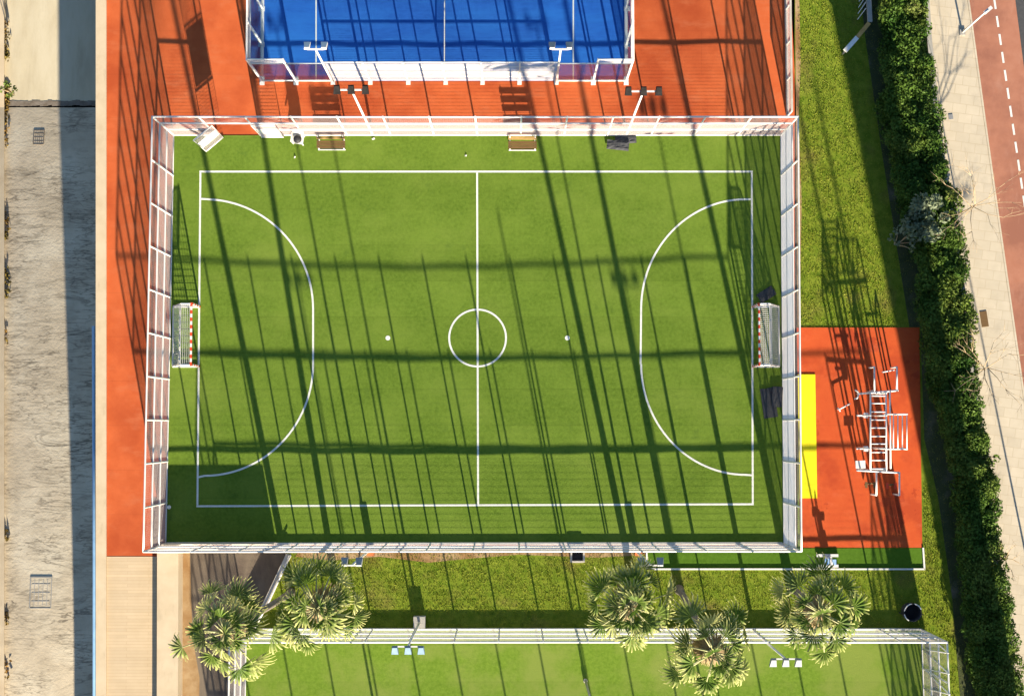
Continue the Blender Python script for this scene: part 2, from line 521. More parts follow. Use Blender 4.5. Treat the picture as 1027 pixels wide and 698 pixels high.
# dry concrete riverbed: deep in the north, rising to the south
rb_rows = [(-260, -7.8), (0, -7.8), (102, -7.7)]
rb_rows2 = [(108, -7.7)] + [(108 + 20 * k, -3.9 - 3.8 * (1 - k / 28.0) ** 1.4) for k in range(1, 29)] + [(900, -3.75), (1600, -3.6)]
def strip_mesh(rows, name, m):
    b = MB(); cols = [-600, -400, -40, -10, 0, 20, 40, 60, 80, 98, 135]
    k = len(cols)
    for y, z in rows:
        for x in cols:
            p = P(x, y, z); b.v.append((min(p[0], gx - .02), p[1], z))
    for i in range(len(rows) - 1):
        for j in range(k - 1):
            a = i * k + j
            b.f.append((a + k, a + k + 1, a + 1, a)); b.m.append(0)
    return structure(b.build(name, m, smooth=True))
strip_mesh(rb_rows, 'riverbed', M['river_smooth'])
strip_mesh(rb_rows2, 'riverbed', M['river'])
# crumbling joint between the two slabs
b = MB()
for i in range(24):
    x0 = 4 + i * 4.0
    y0 = 105 + .05 * i * -1 + random.uniform(-.6, .6)
    a = P(x0, y0 + 2.2, -7.675); c = P(x0 + 4.3, y0 + 2.0 + random.uniform(-.5, .5), -7.675)
    b.quad([a, c, P(x0 + 4.3, y0 - 3.0, -7.685), P(x0, y0 - 3.0 + random.uniform(-.5, .5), -7.685)])
structure(b.build('riverbed_joint', M['bark']))
# retaining wall with cream coping
root = empty('retaining_wall', (gx, 0, -6)); tag(root, 'long cream coped retaining wall between riverbed and red floor', 'wall')
def ribbon(xa, xb, y0, y1, z0, z1, zp):
    return MB().prism([xy(xa, y0, zp), xy(xb, y0, zp), xy(xb, y1, zp), xy(xa, y1, zp)], z0, z1)
ribbon(96, 106.3, -60, 1500, 0, .15, .15).build('coping', M['cream'], root)
ribbon(96.4, 106, -60, 1500, -6.8, -.002, .15).build('wall_face', M['concrete'], root)
b = MB(); ya = P(0, 327)[1]
b.tube([P(93.6, 327, .08), P(94.4, 560, .08), P(94.4, 1500, .08)], .085, 10)
o = b.build('pipe', M['blue_pipe'], None, smooth=True)
tag(o, 'pale blue pipe running along the riverbed side of the wall', 'pipe')
# far bank
b = MB(); rows = rb_rows + rb_rows2
for y, z in rows:
    b.v += [P(-70, y, z + .3), P(4.2, y, z + .3), P(4.6, y, z - .1)]
for i in range(len(rows) - 1):
    for j in range(2):
        a = i * 3 + j; b.f.append((a + 3, a + 4, a + 1, a)); b.m.append(0)
o = b.build('bank_wall', M['cream']); tag(o, 'low cream kerb wall on the far side of the riverbed', 'wall')
def bed_z(y):
    for (y0, z0), (y1, z1) in zip(rows, rows[1:]):
        if y0 <= y <= y1: return z0 + (z1 - z0) * (y - y0) / (y1 - y0)
    return -3.5

# two manhole covers
def covers(px, py, s, label, cm):
    z = bed_z(py); p = P(px, py, z)
    root = empty('manhole_cover', (p[0], p[1], z)); tag(root, label, 'manhole cover')
    sl_ = (bed_z(py - 10) - bed_z(py + 10)) / (P(px, py - 10, z)[1] - P(px, py + 10, z)[1])
    def bar(b, x, y, sx, sy, h):
        zz = z + y * sl_
        b.beam((p[0] + x, p[1] + y - sy / 2, zz - sy / 2 * sl_ + h), (p[0] + x, p[1] + y + sy / 2, zz + sy / 2 * sl_ + h), sx, .03)
    bb = MB()
    for sg in (-1, 1):
        bar(bb, sg * s * .5, 0, .05, s * 1.45, .012); bar(bb, 0, sg * s * .72, s, .05, .014)
    bb.build('frame', cm, root)
    bb = MB(); bar(bb, 0, 0, s * .94, s * 1.36, .002)
    bb.build('cover', M['river'], root)
    bb = MB()
    for k in range(4): bar(bb, -s * .3 + s * .2 * k, 0, .035, s * 1.2, .010)
    for k in range(3): bar(bb, 0, -s * .4 + s * .4 * k, s * .86, .035, .012)
    bb.build('slot', cm, root)
covers(39, 138, .6, 'small slatted cover in the cracked riverbed slab below its joint', M['bark'])
covers(41, 594, 1.2, 'large cover in the riverbed beside the beige walkway', M['concrete'])

# red sports floor
sheet('red_floor', [(106, -60), (790, -60), (800, 130), (800, 548), (168, 548), (168, 558.5), (106, 558.5)], 0.0, M['red_floor'])
# football turf
TL, TR, BR, BL = (174, 136), (783, 136), (786, 546), (166, 546)
sheet('football_turf', [TL, TR, BR, BL], .02, M['turf'])
# lawn
sheet('lawn', [(797, -60), (905, -60), (1000, 760), (930, 760), (924, 634), (255, 634), (268, 600), (289, 551), (797, 551)], 0.0, M['lawn_soil'])
sheet('hedge_soil_shade', [(858, -60), (940, -60), (1030, 760), (968, 760), (955, 600), (941, 500), (927, 440), (923, 328), (912, 328), (884, 150), (868, 40)], .02, M['soil_with_shade'])  # bare soil, widened towards the shade edge to deepen the shaded strip
sheet('dry_strip', [(300, 552), (648, 552), (648, 556), (600, 559), (520, 556), (470, 560), (430, 564), (380, 558), (330, 562), (296, 558)], .008, M['tan'])
sheet('dry_strip', [(797, -60), (800.5, -60), (803, 60), (801, 120), (804, 200), (802, 328), (800, 328)], .008, M['tan'])
# workout pad, its artificial turf strip
sheet('workout_floor', [(799, 328.5), (922, 328.5), (925, 549), (803, 549)], .04, M['red_pad'])
sheet('turf_strip', [(648, 550), (925, 549.4), (926, 570.5), (649, 570.5)], .03, M['turf_strip'])
b = MB()
for a, c in (((649, 570.5), (927.5, 570.5)), ((925.6, 549), (927, 570.5)), ((648.5, 553), (649, 570))):
    b.beam(P(*a, .05), P(*c, .05), .085, .12)
structure(b.build('kerb', M['white_paint']))
# lower court
sheet('lower_turf', [(246, 632), (924, 632), (933, 905), (243, 905)], .02, M['turf_pale'])
# walkway, low wall, ramp
sheet('walkway', [(104, 558), (157, 558), (157, 800), (104, 800)], .012, M['walk_tiles'])
sheet('ramp', [(178, 548), (291, 548), (270, 604), (248, 640), (248, 800), (178, 800)], -.30, M['ramp'], px_z=0)
sheet('dirt_path', [(178, 548), (189, 548), (192, 640), (199, 680), (197, 800), (178, 800)], -.29, M['tan'], px_z=0)
b = MB().prism([xy(157.5, 547, .8), xy(179, 547, .8), xy(178, 800, .8), xy(157, 800, .8)], -.5, .80)
o = b.build('low_wall', M['cream']); tag(o, 'broad cream low wall between the beige walkway and the brown ramp', 'wall')
b = MB(); pa = [(290, 556), (281, 575), (268, 603), (253, 632)]
b.tube([P(x, y, .12) for x, y in pa], .001)
b = MB()
for (x0, y0), (x1, y1) in zip(pa, pa[1:]):
    b.beam(P(x0, y0, .05), P(x1, y1, .05), .26, .74)
root = empty('parapet', P(290, 556, 0)); tag(root, 'slanted pale parapet between the brown ramp and the grass', 'wall')
b.build('wall', M['dirty_white'], root)
b = MB(); b.tube([P(x + 1.5, y, .5) for x, y in pa], .035, 8)
b.build('rail', M['white_metal'], root, smooth=True)

# sidewalk, kerb, bike lane
def lerp(a, c, t): return (a[0] + (c[0] - a[0]) * t, a[1] + (c[1] - a[1]) * t)
sw_r = [(963, -60), (971, 0), (995, 175), (1020, 350), (1046, 530), (1085, 800)]
sheet('sidewalk', [(905, -60), (915, 0), (950, 300), (970, 500), (985, 800)] + sw_r[::-1], .06, M['pavers'], px_z=0)
bl_r = [(1008, -60), (1018, 0), (1027, 70), (1043, 175), (1068, 350), (1120, 700), (1134, 800)]
sheet('bike_lane', sw_r + bl_r[::-1], .03, M['bike_lane'], px_z=0)
sheet('road', bl_r + [(2400, 800), (2400, -60)], 0.0, M['asphalt'])
b = MB()
for (a, c) in zip(sw_r, sw_r[1:]):
    b.beam(P(*a, .03), P(*c, .03), .10, .12)
structure(b.build('kerb', M['pavers']))
b = MB()
for i in range(-3, 24):
    y = 4 + 18.0 * i
    x = 997 + (y - 4) * (1021 - 997) / 162.0
    x2 = x + 11 * .148
    p, q = P(x, y - 5.5, .036), P(x2, y + 5.5, .036)
    d = Vector(q) - Vector(p); s = Vector((d.y, -d.x, 0)).normalized() * .055
    b.quad([Vector(p) - s, Vector(q) - s, Vector(q) + s, Vector(p) + s][::-1])
structure(b.build('lane_dashes', M['line_white']))
o = MB().box((*xy(987, 320, .065), .07), (.38, .85, .03), R(8)).build('drain_cover', M['wood_dark'])
tag(o, 'dark rectangular drain cover in the pale sidewalk paving', 'drain cover')
o = MB().box((*xy(953.5, 117.5, .065), .07), (.24, .28, .03), R(8)).build('valve_cover', M['grey_metal'])
tag(o, 'small square grey valve cover at the sidewalk edge', 'valve cover')

# ------------------------------------------------------------------ pitch markings
LW = .102
b = MB()
def line(p, q, wd=LW, z=.026):
    p, q = Vector(P(*p, z)), Vector(P(*q, z))
    d = (q - p).normalized(); s = Vector((d.y, -d.x, 0)) * wd / 2
    b.quad([p + s, q + s, q - s, p - s])
def curve(pts, wd=LW, z=.028, closed=False):
    pts = [Vector(P(x, y, z)) for x, y in pts]
    n = len(pts); L_, R_ = [], []
    for i, p in enumerate(pts):
        if closed: d = pts[(i + 1) % n] - pts[i - 1]
        else: d = pts[min(i + 1, n - 1)] - pts[max(i - 1, 0)]
        d.normalize(); s = Vector((d.y, -d.x, 0)) * wd / 2
        L_.append(p - s); R_.append(p + s)
    for i in range(n if closed else n - 1):
        j = (i + 1) % n
        b.quad([R_[i], R_[j], L_[j], L_[i]])
f0, f1, f2, f3 = (201, 172.3), (754, 172.3), (755, 505.5), (198, 507.5)
line((200, 172.3), (755, 172.3)); line((197, 507.5), (756, 505.5))
line((201, 173.4), (198, 506.4), z=.027); line((754, 173.4), (755, 504.6), z=.027)
line((478.5, 173.4), (479.5, 505.4), z=.0265)
curve([(479 + 28.5 * math.cos(t), 339 + 28.5 * math.sin(t)) for t in [i * 2 * math.pi / 64 for i in range(64)]], closed=True)
def arc(c, rx, ry, a0, a1, n=28):
    return [(c[0] + rx * math.cos(R(a0 + (a1 - a0) * i / n)), c[1] + ry * math.sin(R(a0 + (a1 - a0) * i / n))) for i in range(n + 1)]
curve([(201, 199.6)] + arc((205, 310), 109, 110, -90, 0)[1:] + [(314, 365)] + arc((205, 365), 109, 112, 0, 90) + [(198.6, 478.5)])
curve([(754, 200)] + arc((748, 310), 105, 110, -90, -180)[1:] + [(642.5, 365)] + arc((748, 365), 105, 111, 180, 90) + [(754.8, 476.6)])
for x in (389, 569):
    c = P(x, 339, .027)
    b.quad([(c[0] + .13 * math.cos(t), c[1] + .13 * math.sin(t), .027) for t in [i * math.pi / 8 for i in range(16)]])
structure(b.build('field_lines', M['line_white']))

# ================================================================== FENCES
PW = 2.3
def wire_panel(W, z0, z1, sv, sh, dv, dh):
    b = MB()
    def wire(p, q, d, ax):
        k = len(b.v)
        e1 = Vector((1, 0, 0)) if ax == 'z' else Vector((0, 0, 1))
        for c in (p, q):
            c = Vector(c)
            for s in (e1 * d / 2, Vector((0, d / 2, 0)), -e1 * d / 2, Vector((0, -d / 2, 0))):
                b.v.append(tuple(c + s))
        for j in range(4):
            b.f.append((k + j, k + (j + 1) % 4, k + 4 + (j + 1) % 4, k + 4 + j)); b.m.append(0)
    n = int(W / sv)
    for i in range(n): wire(((i + .5) * W / n, .004, z0), ((i + .5) * W / n, .004, z1), dv, 'z')
    n = int((z1 - z0) / sh)
    for i in range(n): wire((0, -.002, z0 + (i + .5) * (z1 - z0) / n), (W, -.002, z0 + (i + .5) * (z1 - z0) / n), dh, 'x')
    return b
def mesh_only(b, name, m):
    me = bpy.data.meshes.new(name)
    me.from_pydata(b.v, [], b.f); me.materials.append(m); me.update()
    return me
M['mesh_bright'] = mat('mesh_bright', (.60, .56, .53), None, 2, .6)
M['mesh_sunlit'] = mat('mesh_sunlit', (.80, .76, .72), None, 2, .6)  # paler copy of the mesh paint, puts sunlight into the east run's colour
H1, H2 = FENCE_H / 3, FENCE_H * 2 / 3
ME_LOW = mesh_only(wire_panel(PW, .12, H1, .055, .060, .0042, .0060), 'wire_mesh_low', M['mesh_white'])
ME_MID = mesh_only(wire_panel(PW, H1, H2, .055, .060, .0042, .0060), 'wire_mesh_mid', M['mesh_white'])
ME_DLOW = mesh_only(wire_panel(PW, .12, H1, .050, .032, .0045, .0075), 'wire_mesh_low', M['mesh_sunlit'])
ME_DMID = mesh_only(wire_panel(PW, H1, H2, .050, .032, .0045, .0075), 'wire_mesh_mid', M['mesh_sunlit'])
ME_ELOW = mesh_only(wire_panel(PW, .12, H1, .07, .11, .0034, .0044), 'wire_mesh_low', M['mesh_bright'])
ME_EMID = mesh_only(wire_panel(PW, H1, H2, .07, .11, .0034, .0044), 'wire_mesh_mid', M['mesh_bright'])
ME_TOP = mesh_only(wire_panel(PW, H2, FENCE_H, .10, .10, .0034, .0040), 'netting', M['net_cord'])
_pb = MB().tube([(0, 0, -.1), (0, 0, FENCE_H + .02)], .048, 8)
ME_POST = mesh_only(_pb, 'post', M['white_metal'])

def child(name, me, root, world, rz=0.0, sx=1.0):
    o = bpy.data.objects.new(name, me)
    o.parent = root
    o.location = Vector(world) - origin(root)
    o.rotation_euler = (0, 0, rz); o.scale = (sx, 1, 1)
    COL.objects.link(o)
    return o

def fence_run(root, A, B, n, dip=0.0, skip=(), last=False, rails=(0.06, H1, H2, FENCE_H), rr=.048, hs=1.0, low=None):
    A, B = Vector((A[0], A[1], 0)), Vector((B[0], B[1], 0))
    d = (B - A); L = d.length; d = d / L
    rz = math.atan2(d.y, d.x); wd = L / n
    for i in range(n + (1 if last else 0)):
        child('post', ME_POST, root, A + d * wd * i, rz).scale = (1, 1, hs)
    for i in range(n):
        p = A + d * wd * i
        if i not in skip:
            child('mesh_panel', (low or (ME_LOW, ME_MID))[0], root, p, rz, wd / PW).scale.z = hs
            child('mesh_panel', (low or (ME_LOW, ME_MID))[1], root, p, rz, wd / PW).scale.z = hs
        child('netting', ME_TOP, root, p, rz, wd / PW).scale.z = hs
    for z in rails:
        segs = [(0, n)]
        if skip and z < H2 - .1:
            segs = [(0, min(skip)), (max(skip) + 1, n)]
        for s0, s1 in segs:
            if s1 <= s0: continue
            pts = []
            for i in range(s0 * 2, s1 * 2 + 1):
                t = i / (2.0 * n)
                q = A + d * L * t
                q.z = z * hs - dip * (z / FENCE_H) * (1 - (2 * t - 1) ** 2) ** 1.5 + .012 * math.sin(i * 1.7 + z)
                pts.append(q)
            MB().tube(pts, rr if z > .5 else .035, 8).build('rail', M['white_metal'], root, smooth=True)

FTL, FTR, FBR, FBL = xy(174.5, 136), xy(783, 136), xy(786, 545), xy(166.5, 545.5)
root = empty('perimeter_fence', (*FBL, 0)); tag(root, 'tall white mesh fence all round the football pitch', 'fence')
fence_run(root, FTL, FTR, 14, .10, skip=(1,))
fence_run(root, FTR, FBR, 10, .0, low=(ME_DLOW, ME_DMID))
fence_run(root, FBR, FBL, 14, .17, low=(ME_ELOW, ME_EMID))
fence_run(root, FBL, FTL, 10, .0)
PITCH_FENCE = root
# low kick board along the south side, and solid sheeting in the south-west corner
A, B = Vector((*FBL, 0)), Vector((*FBR, 0))
MB().beam(A + Vector((.1, .06, .09)), B + Vector((-.1, .06, .09)), .03, .16).build('kick_board', M['white_paint'], root)
MB().beam(A + Vector((.05, .10, .68)), A + (B - A) * ((277 - 166.5) / 619.5) + Vector((0, .10, .68)), .012, 1.30).build('windscreen', M['dirty_white'], root)

# gate leaves
def gate_leaf(base, ang, wd, h=H2 - .08):
    o = empty('gate', Vector(base) - origin(PITCH_FENCE), ang); o.parent = PITCH_FENCE
    def sub(b, name, m, sm=False):
        c = b.build(name, m, None, smooth=sm); c.parent = o; return c
    b = MB().tube([(0, 0, .06), (wd, 0, .06), (wd, 0, h), (0, 0, h), (0, 0, .06)], .04, 8)
    b.tube([(0, 0, h * .33), (wd, 0, h * .33)], .03, 6).tube([(0, 0, h * .68), (wd, 0, h * .68)], .03, 6)
    sub(b, 'frame', M['white_metal'], True)
    sub(MB().box((wd / 2, .02, (.34 + .67) / 2 * h), (wd - .1, .01, .32 * h)), 'panel', M['white_paint'])
    me = wire_panel(wd - .06, .08, h * .33, .05, .06, .005, .006)
    sub(me, 'mesh_infill', M['mesh_white'])
    me = wire_panel(wd - .06, h * .69, h, .05, .06, .005, .006)
    sub(me, 'mesh_infill', M['mesh_white'])
    return o
gd = Vector(FTR) - Vector(FTL); gw = gd.length / 14
g0 = Vector((*FTL, 0)) + Vector((gd.x, gd.y, 0)) * (1 / 14)
g1 = Vector((*FTL, 0)) + Vector((gd.x, gd.y, 0)) * (2 / 14)
ga, gb = P(224, 138), P(206.5, 152.5)
gate_leaf((ga[0], ga[1], 0), math.atan2(gb[1] - ga[1], gb[0] - ga[0]), 1.22)
gate_leaf((g1.x + .05, g1.y - .10, 0), 0.0, 1.22)
# lower court fence
LTL, LTR = xy(247, 631), xy(924, 631)
LBL, LBR = xy(243, 905), xy(933, 905)
root = empty('lower_fence', (*LTL, 0)); tag(root, 'tall white mesh fence round the paler court below the palms', 'fence')
fence_run(root, LBL, LTL, 7, hs=.965)
fence_run(root, LTL, LTR, 16, hs=.965, dip=.10, low=(ME_ELOW, ME_EMID))
fence_run(root, LTR, LBR, 7, hs=.965)
fence_run(root, LBR, LBL, 16, hs=.965, low=(ME_ELOW, ME_EMID))
A, B = Vector((*LTL, 0)), Vector((*LTR, 0))
MB().beam(A + Vector((.1, .06, .16)), B + Vector((-.1, .06, .16)), .03, .30).build('kick_board', M['white_paint'], root)
A, B = Vector((*LTR, 0)), Vector((*LBR, 0))
dd = (B - A) / 7
b = MB()
for k in range(2):
    q = A + dd * k
    for s in (0, .5):
        b.tube([q + dd * s + Vector((0, 0, .1)), q + dd * (s + .25) + Vector((0, 0, FENCE_H))], .03, 6)
        b.tube([q + dd * (s + .25) + Vector((0, 0, FENCE_H)), q + dd * (s + .5) + Vector((0, 0, .1))], .03, 6)
b.build('brace', M['white_metal'], root, smooth=True)
# low boundary fence north of the pitch's east side
A, B = Vector((*xy(789.5, 117), 0)), Vector((*xy(787, -60), 0))
root = empty('boundary_fence', A); tag(root, 'low pale boundary fence along the red floor beside the upper lawn', 'fence')
d = B - A; n = 5; rz = math.atan2(d.y, d.x)
lowp = mesh_only(wire_panel(PW, .1, 1.35, .05, .05, .005, .006), 'wire_mesh', M['mesh_white'])
lp = mesh_only(MB().tube([(0, 0, -.1), (0, 0, 1.42)], .045, 8), 'post', M['white_metal'])
for i in range(n + 1): child('post', lp, root, A + d * i / n, rz)
for i in range(n): child('mesh_panel', lowp, root, A + d * i / n, rz, d.length / n / PW)
MB().beam(A + Vector((0, 0, 1.4)), B + Vector((0, 0, 1.4)), .11, .05).build('top_rail', M['dirty_white'], root)
MB().beam(A + Vector((0, 0, .10)), B + Vector((0, 0, .10)), .12, .25).build('plinth', M['dirty_white'], root)

# ================================================================== PADEL COURT
sheet('padel_floor', [(262, 81.5), (628, 81.5), (633, -120), (258, -120)], .015, M['blue_floor'])
b = MB()
line((317, 82), (317, -110), .075, .022); line((575, 82), (575, -110), .075, .022)
structure(b.build('padel_lines', M['line_white']))
PXS = [263, 297, 334, 371.5, 409.5, 447, 484, 521, 558, 595, 628]
P0, P1 = Vector(P(263, 81.5)), Vector(P(628, 81.5))
root = empty('padel_enclosure', P0); tag(root, 'glass and white mesh enclosure of the blue padel court', 'court enclosure')
PH, GH, MH = 4.8, 3.9, 4.2
pm = mesh_only(MB().box((0, 0, PH / 2), (.10, .10, PH)).box((0, -.06, .03), (.26, .34, .06)), 'post', M['white_metal'])
sp = mesh_only(MB().box((0, 0, MH / 2), (.08, .10, MH)).box((0, -.06, .03), (.24, .30, .06)), 'short_post', M['white_metal'])
xs = [P0 + (P1 - P0) * ((x - 263) / 365.0) for x in PXS]
for i, q in enumerate(xs):
    child('post', pm if i in (0, 1, 9, 10) else sp, root, q)
bigm = mesh_only(wire_panel(2.0, .06, MH - .05, .05, .040, .0046, .007), 'padel_mesh', M['mesh_white'])
capm = mesh_only(wire_panel(2.0, GH, PH - .02, .05, .045, .0046, .007), 'padel_mesh_cap', M['mesh_white'])
for i in range(10):
    a, c = xs[i], xs[i + 1]; L = (c - a).length
    if 2 <= i <= 7:
        child('mesh_panel', bigm, root, a, 0, L / 2.0)
        b = MB()
        for z in (1.05, 2.1, 3.15, MH): b.tube([a + Vector((0, 0, z)), c + Vector((0, 0, z))], .028, 6)
        b.build('mesh_rail', M['white_metal'], root, smooth=True)
    else:
        b = MB().box(((a.x + c.x) / 2, a.y, GH / 2 + .03), (L - .14, .012, GH - .1))
        b.build('glass_panel', M['glass'], root)
        b = MB().tube([a + Vector((0, 0, GH)), c + Vector((0, 0, GH))], .04, 6)
        b.tube([a + Vector((0, 0, .06)), c + Vector((0, 0, .06))], .04, 6)
        if i in (0, 9):
            b.tube([a + Vector((0, 0, PH)), c + Vector((0, 0, PH))], .04, 6)
            child('mesh_panel', capm, root, a, 0, L / 2.0)
        b.build('glass_rail', M['white_metal'], root, smooth=True)
for side, xx in ((-1, P0.x), (1, P1.x)):
    for k in range(1, 6):
        child('post', pm, root, (xx, P0.y + 2.0 * k, 0), R(90 * side))
    for k in range(5):
        b = MB().box((xx, P0.y + 2 * k + 1, GH / 2 + .03), (.012, 1.86, GH - .1)); b.build('glass_panel', M['glass'], root)
        child('mesh_panel', capm, root, (xx, P0.y + 2 * k, 0), R(90))
    b = MB()
    for z in (.06, GH, PH): b.tube([(xx, P0.y, z), (xx, P0.y + 10, z)], .045, 6)
    b.build('glass_rail', M['white_metal'], root, smooth=True)
    MB().box((xx, P0.y + 5, .1), (.16, 10, .16)).build('plinth', M['white_metal'], root)
# padel net
nx = P(446.5, 40)[0]; ny0 = P0.y + .12
root = empty('padel_net', (nx, ny0, 0)); tag(root, 'dark net with pale top tape across the blue court', 'net')
me = wire_panel(10.0, .02, .86, .06, .06, .004, .004)
o = me.build('netting', M['black'], None); o.parent = root; o.rotation_euler = (0, 0, R(90))
MB().box((nx, ny0 + 5, .89), (.05, 10, .08)).build('tape', M['line_white'], root)
for k in (0, 10): MB().tube([(nx, ny0 + k, 0), (nx, ny0 + k, .95)], .05, 8).build('post', M['white_metal'], root, smooth=True)

# ================================================================== FLOODLIGHTS
def floodlight_head(b_list, c, face, size=(.34, .30, .22)):
    pass

def mast(px, py, head, h, nl, spread, label, group, lamp_m, face=-1, lens_m=None, plinth=None, junction=None):
    base = Vector(P(px, py)); top = Vector(P(*head, h))
    top = Vector((base.x * .5 + top.x * .5 if abs(top.x - base.x) < 1.2 else base.x, base.y, h))
    root = empty('floodlight_mast', base); tag(root, label, 'floodlight', group)
    MB().tube([base, base + Vector((0, 0, h * .5)), Vector((base.x, base.y, h))], [.075, .060, .045], 10).build('pole', M['white_metal'], root, smooth=True)
    top = Vector((base.x, base.y, h))
    MB().beam(top + Vector((-spread / 2, 0, 0)), top + Vector((spread / 2, 0, 0)), .07, .07).build('crossbar', M['white_metal'], root)
    for i in range(nl):
        x = top.x + (i / (nl - 1) - .5) * spread
        b = MB()
        c = Vector((x, top.y + face * (.17 if lamp_m is not M['dark_lamp'] else .02), h + (.03 if lamp_m is not M['dark_lamp'] else .14)))
        # tilted shallow housing with a visor
        lo = Vector((0, face * .19, -.13)); up = Vector((0, -lo.z, lo.y)).normalized() * .07
        if up.z < 0: up = -up
        sx = Vector((.17, 0, 0))
        back, front = c - lo * .9, c + lo * .9
        k = len(b.v)
        for q in (back - sx * .8, back + sx * .8, front + sx, front - sx):
            b.v.append(tuple(q - up))
        for q in (back - sx * .65, back + sx * .65, front + sx, front - sx):
            b.v.append(tuple(q + up))
        for q in ((0,3,2,1),(4,5,6,7),(0,1,5,4),(1,2,6,5),(2,3,7,6),(3,0,4,7)):
            b.f.append(tuple(k + j for j in q)); b.m.append(0)
        lam = b.build('lamp', lamp_m, root)
        b = MB(); dn = -up * 1.12
        b.quad([back - sx * .7 + dn, front - sx * .9 + dn, front + sx * .9 + dn, back + sx * .7 + dn])
        b.build('lens', lens_m or M['lamp_lens'], lam)
        MB().tube([(x, top.y, h), tuple(c)], .025, 6).build('bracket', M['white_metal'], root)
    if plinth:
        MB().box((base.x, base.y, plinth / 2), (.62, .62, plinth)).build('plinth', M['concrete'], root)
    if junction:
        MB().box((base.x + .1, base.y - .16, .5), (.36, .22, .7)).build('junction_box', M['orange'], root)
    return root
FG = 'floodlight masts round the football pitch'
mast(373.5, 134.5, (352, 88), 10.6, 3, 1.35, 'tall floodlight mast with three black lamps behind the two wooden benches\' left one', FG, M['dark_lamp'], -1)['label'] = 'floodlight mast with three black lamps just right of the left wooden bench'
mast(628.5, 134.5, (644, 90), 10.3, 3, 1.45, 'floodlight mast with three black lamps beside the charcoal mats at the far fence', FG, M['dark_lamp'], -1)
mast(371, 551, (346, 562), 9.0, 2, .7, 'floodlight mast with two white lamps at the near fence above the left palms', FG, M['lamp_pale'], 1, junction=True)
mast(637, 551, (655, 565), 9.0, 2, .9, 'floodlight mast half hidden by the middle palm crown at the near fence', FG, M['lamp_pale'], 1, junction=True)
LG = 'floodlight masts of the lower court'
mast(421, 623, (408, 648), 9.0, 3, 1.25, 'floodlight mast on a grey plinth with three pale blue lamps over the lower court', LG, M['lamp_lens'], -1, plinth=.5)
mast(757, 634, (781, 657), 9.0, 3, 1.2, 'floodlight mast with pale lamps between the two right palm crowns', LG, M['lamp_pale'], -1)
t = Vector(P(587, 682))
root = empty('tall_pole', t); tag(root, 'thin grey pole standing on the lower turf at the bottom edge', 'pole')
MB().tube([t, t + Vector((0, 0, 8))], [.07, .045], 10).build('shaft', M['grey_metal'], root, smooth=True)
MB().tube([t, t + Vector((0, 0, .25))], .11, 10).build('sleeve', M['dirty_white'], root, smooth=True)
for bx, by, lab in ((300, 288, 'floodlight mast south of the lower court, nearer the riverbed'), (627, 288, 'floodlight mast south of the lower court, nearer the hedge')):
    q = P(bx, by)
    r_ = mast(500, 600, (500, 600), 9.0, 3, 1.15, lab, LG, M['lamp_pale'], 1)
    r_.location = (q[0] + SLOPE * SHADOW_PER_M * 8.9, q[1] - SHADOW_PER_M * 8.9, 0)
for px_, lab in ((959, 'unseen pole added for its shadow south of the lawn, nearer the hedge'), (938, 'unseen pole added for its shadow south of the lawn, nearer the lower court')):
    t = Vector(P(px_ - 18, 706))  # unseen poles, added to cast thin shadow lines over pad and lawn
    root = empty('shadow_pole', t); tag(root, lab, 'pole', 'poles added for their shadows south of the lawn')
    MB().tube([t, t + Vector((0, 0, 10.6))], [.10, .08], 8).build('shaft', M['grey_metal'], root, smooth=True)
    MB().tube([t, t + Vector((0, 0, .3))], .16, 10).build('base', M['concrete'], root, smooth=True)
PG = 'floodlight masts of the padel court'
mast(334, 83.2, (317, 46), 7.2, 2, .85, 'white twin lamp mast at the left part of the padel court wall', PG, M['white_metal'], 1)
mast(558, 83.2, (562, 47), 7.2, 2, .85, 'white twin lamp mast at the right part of the padel court wall', PG, M['grey_metal'], 1)

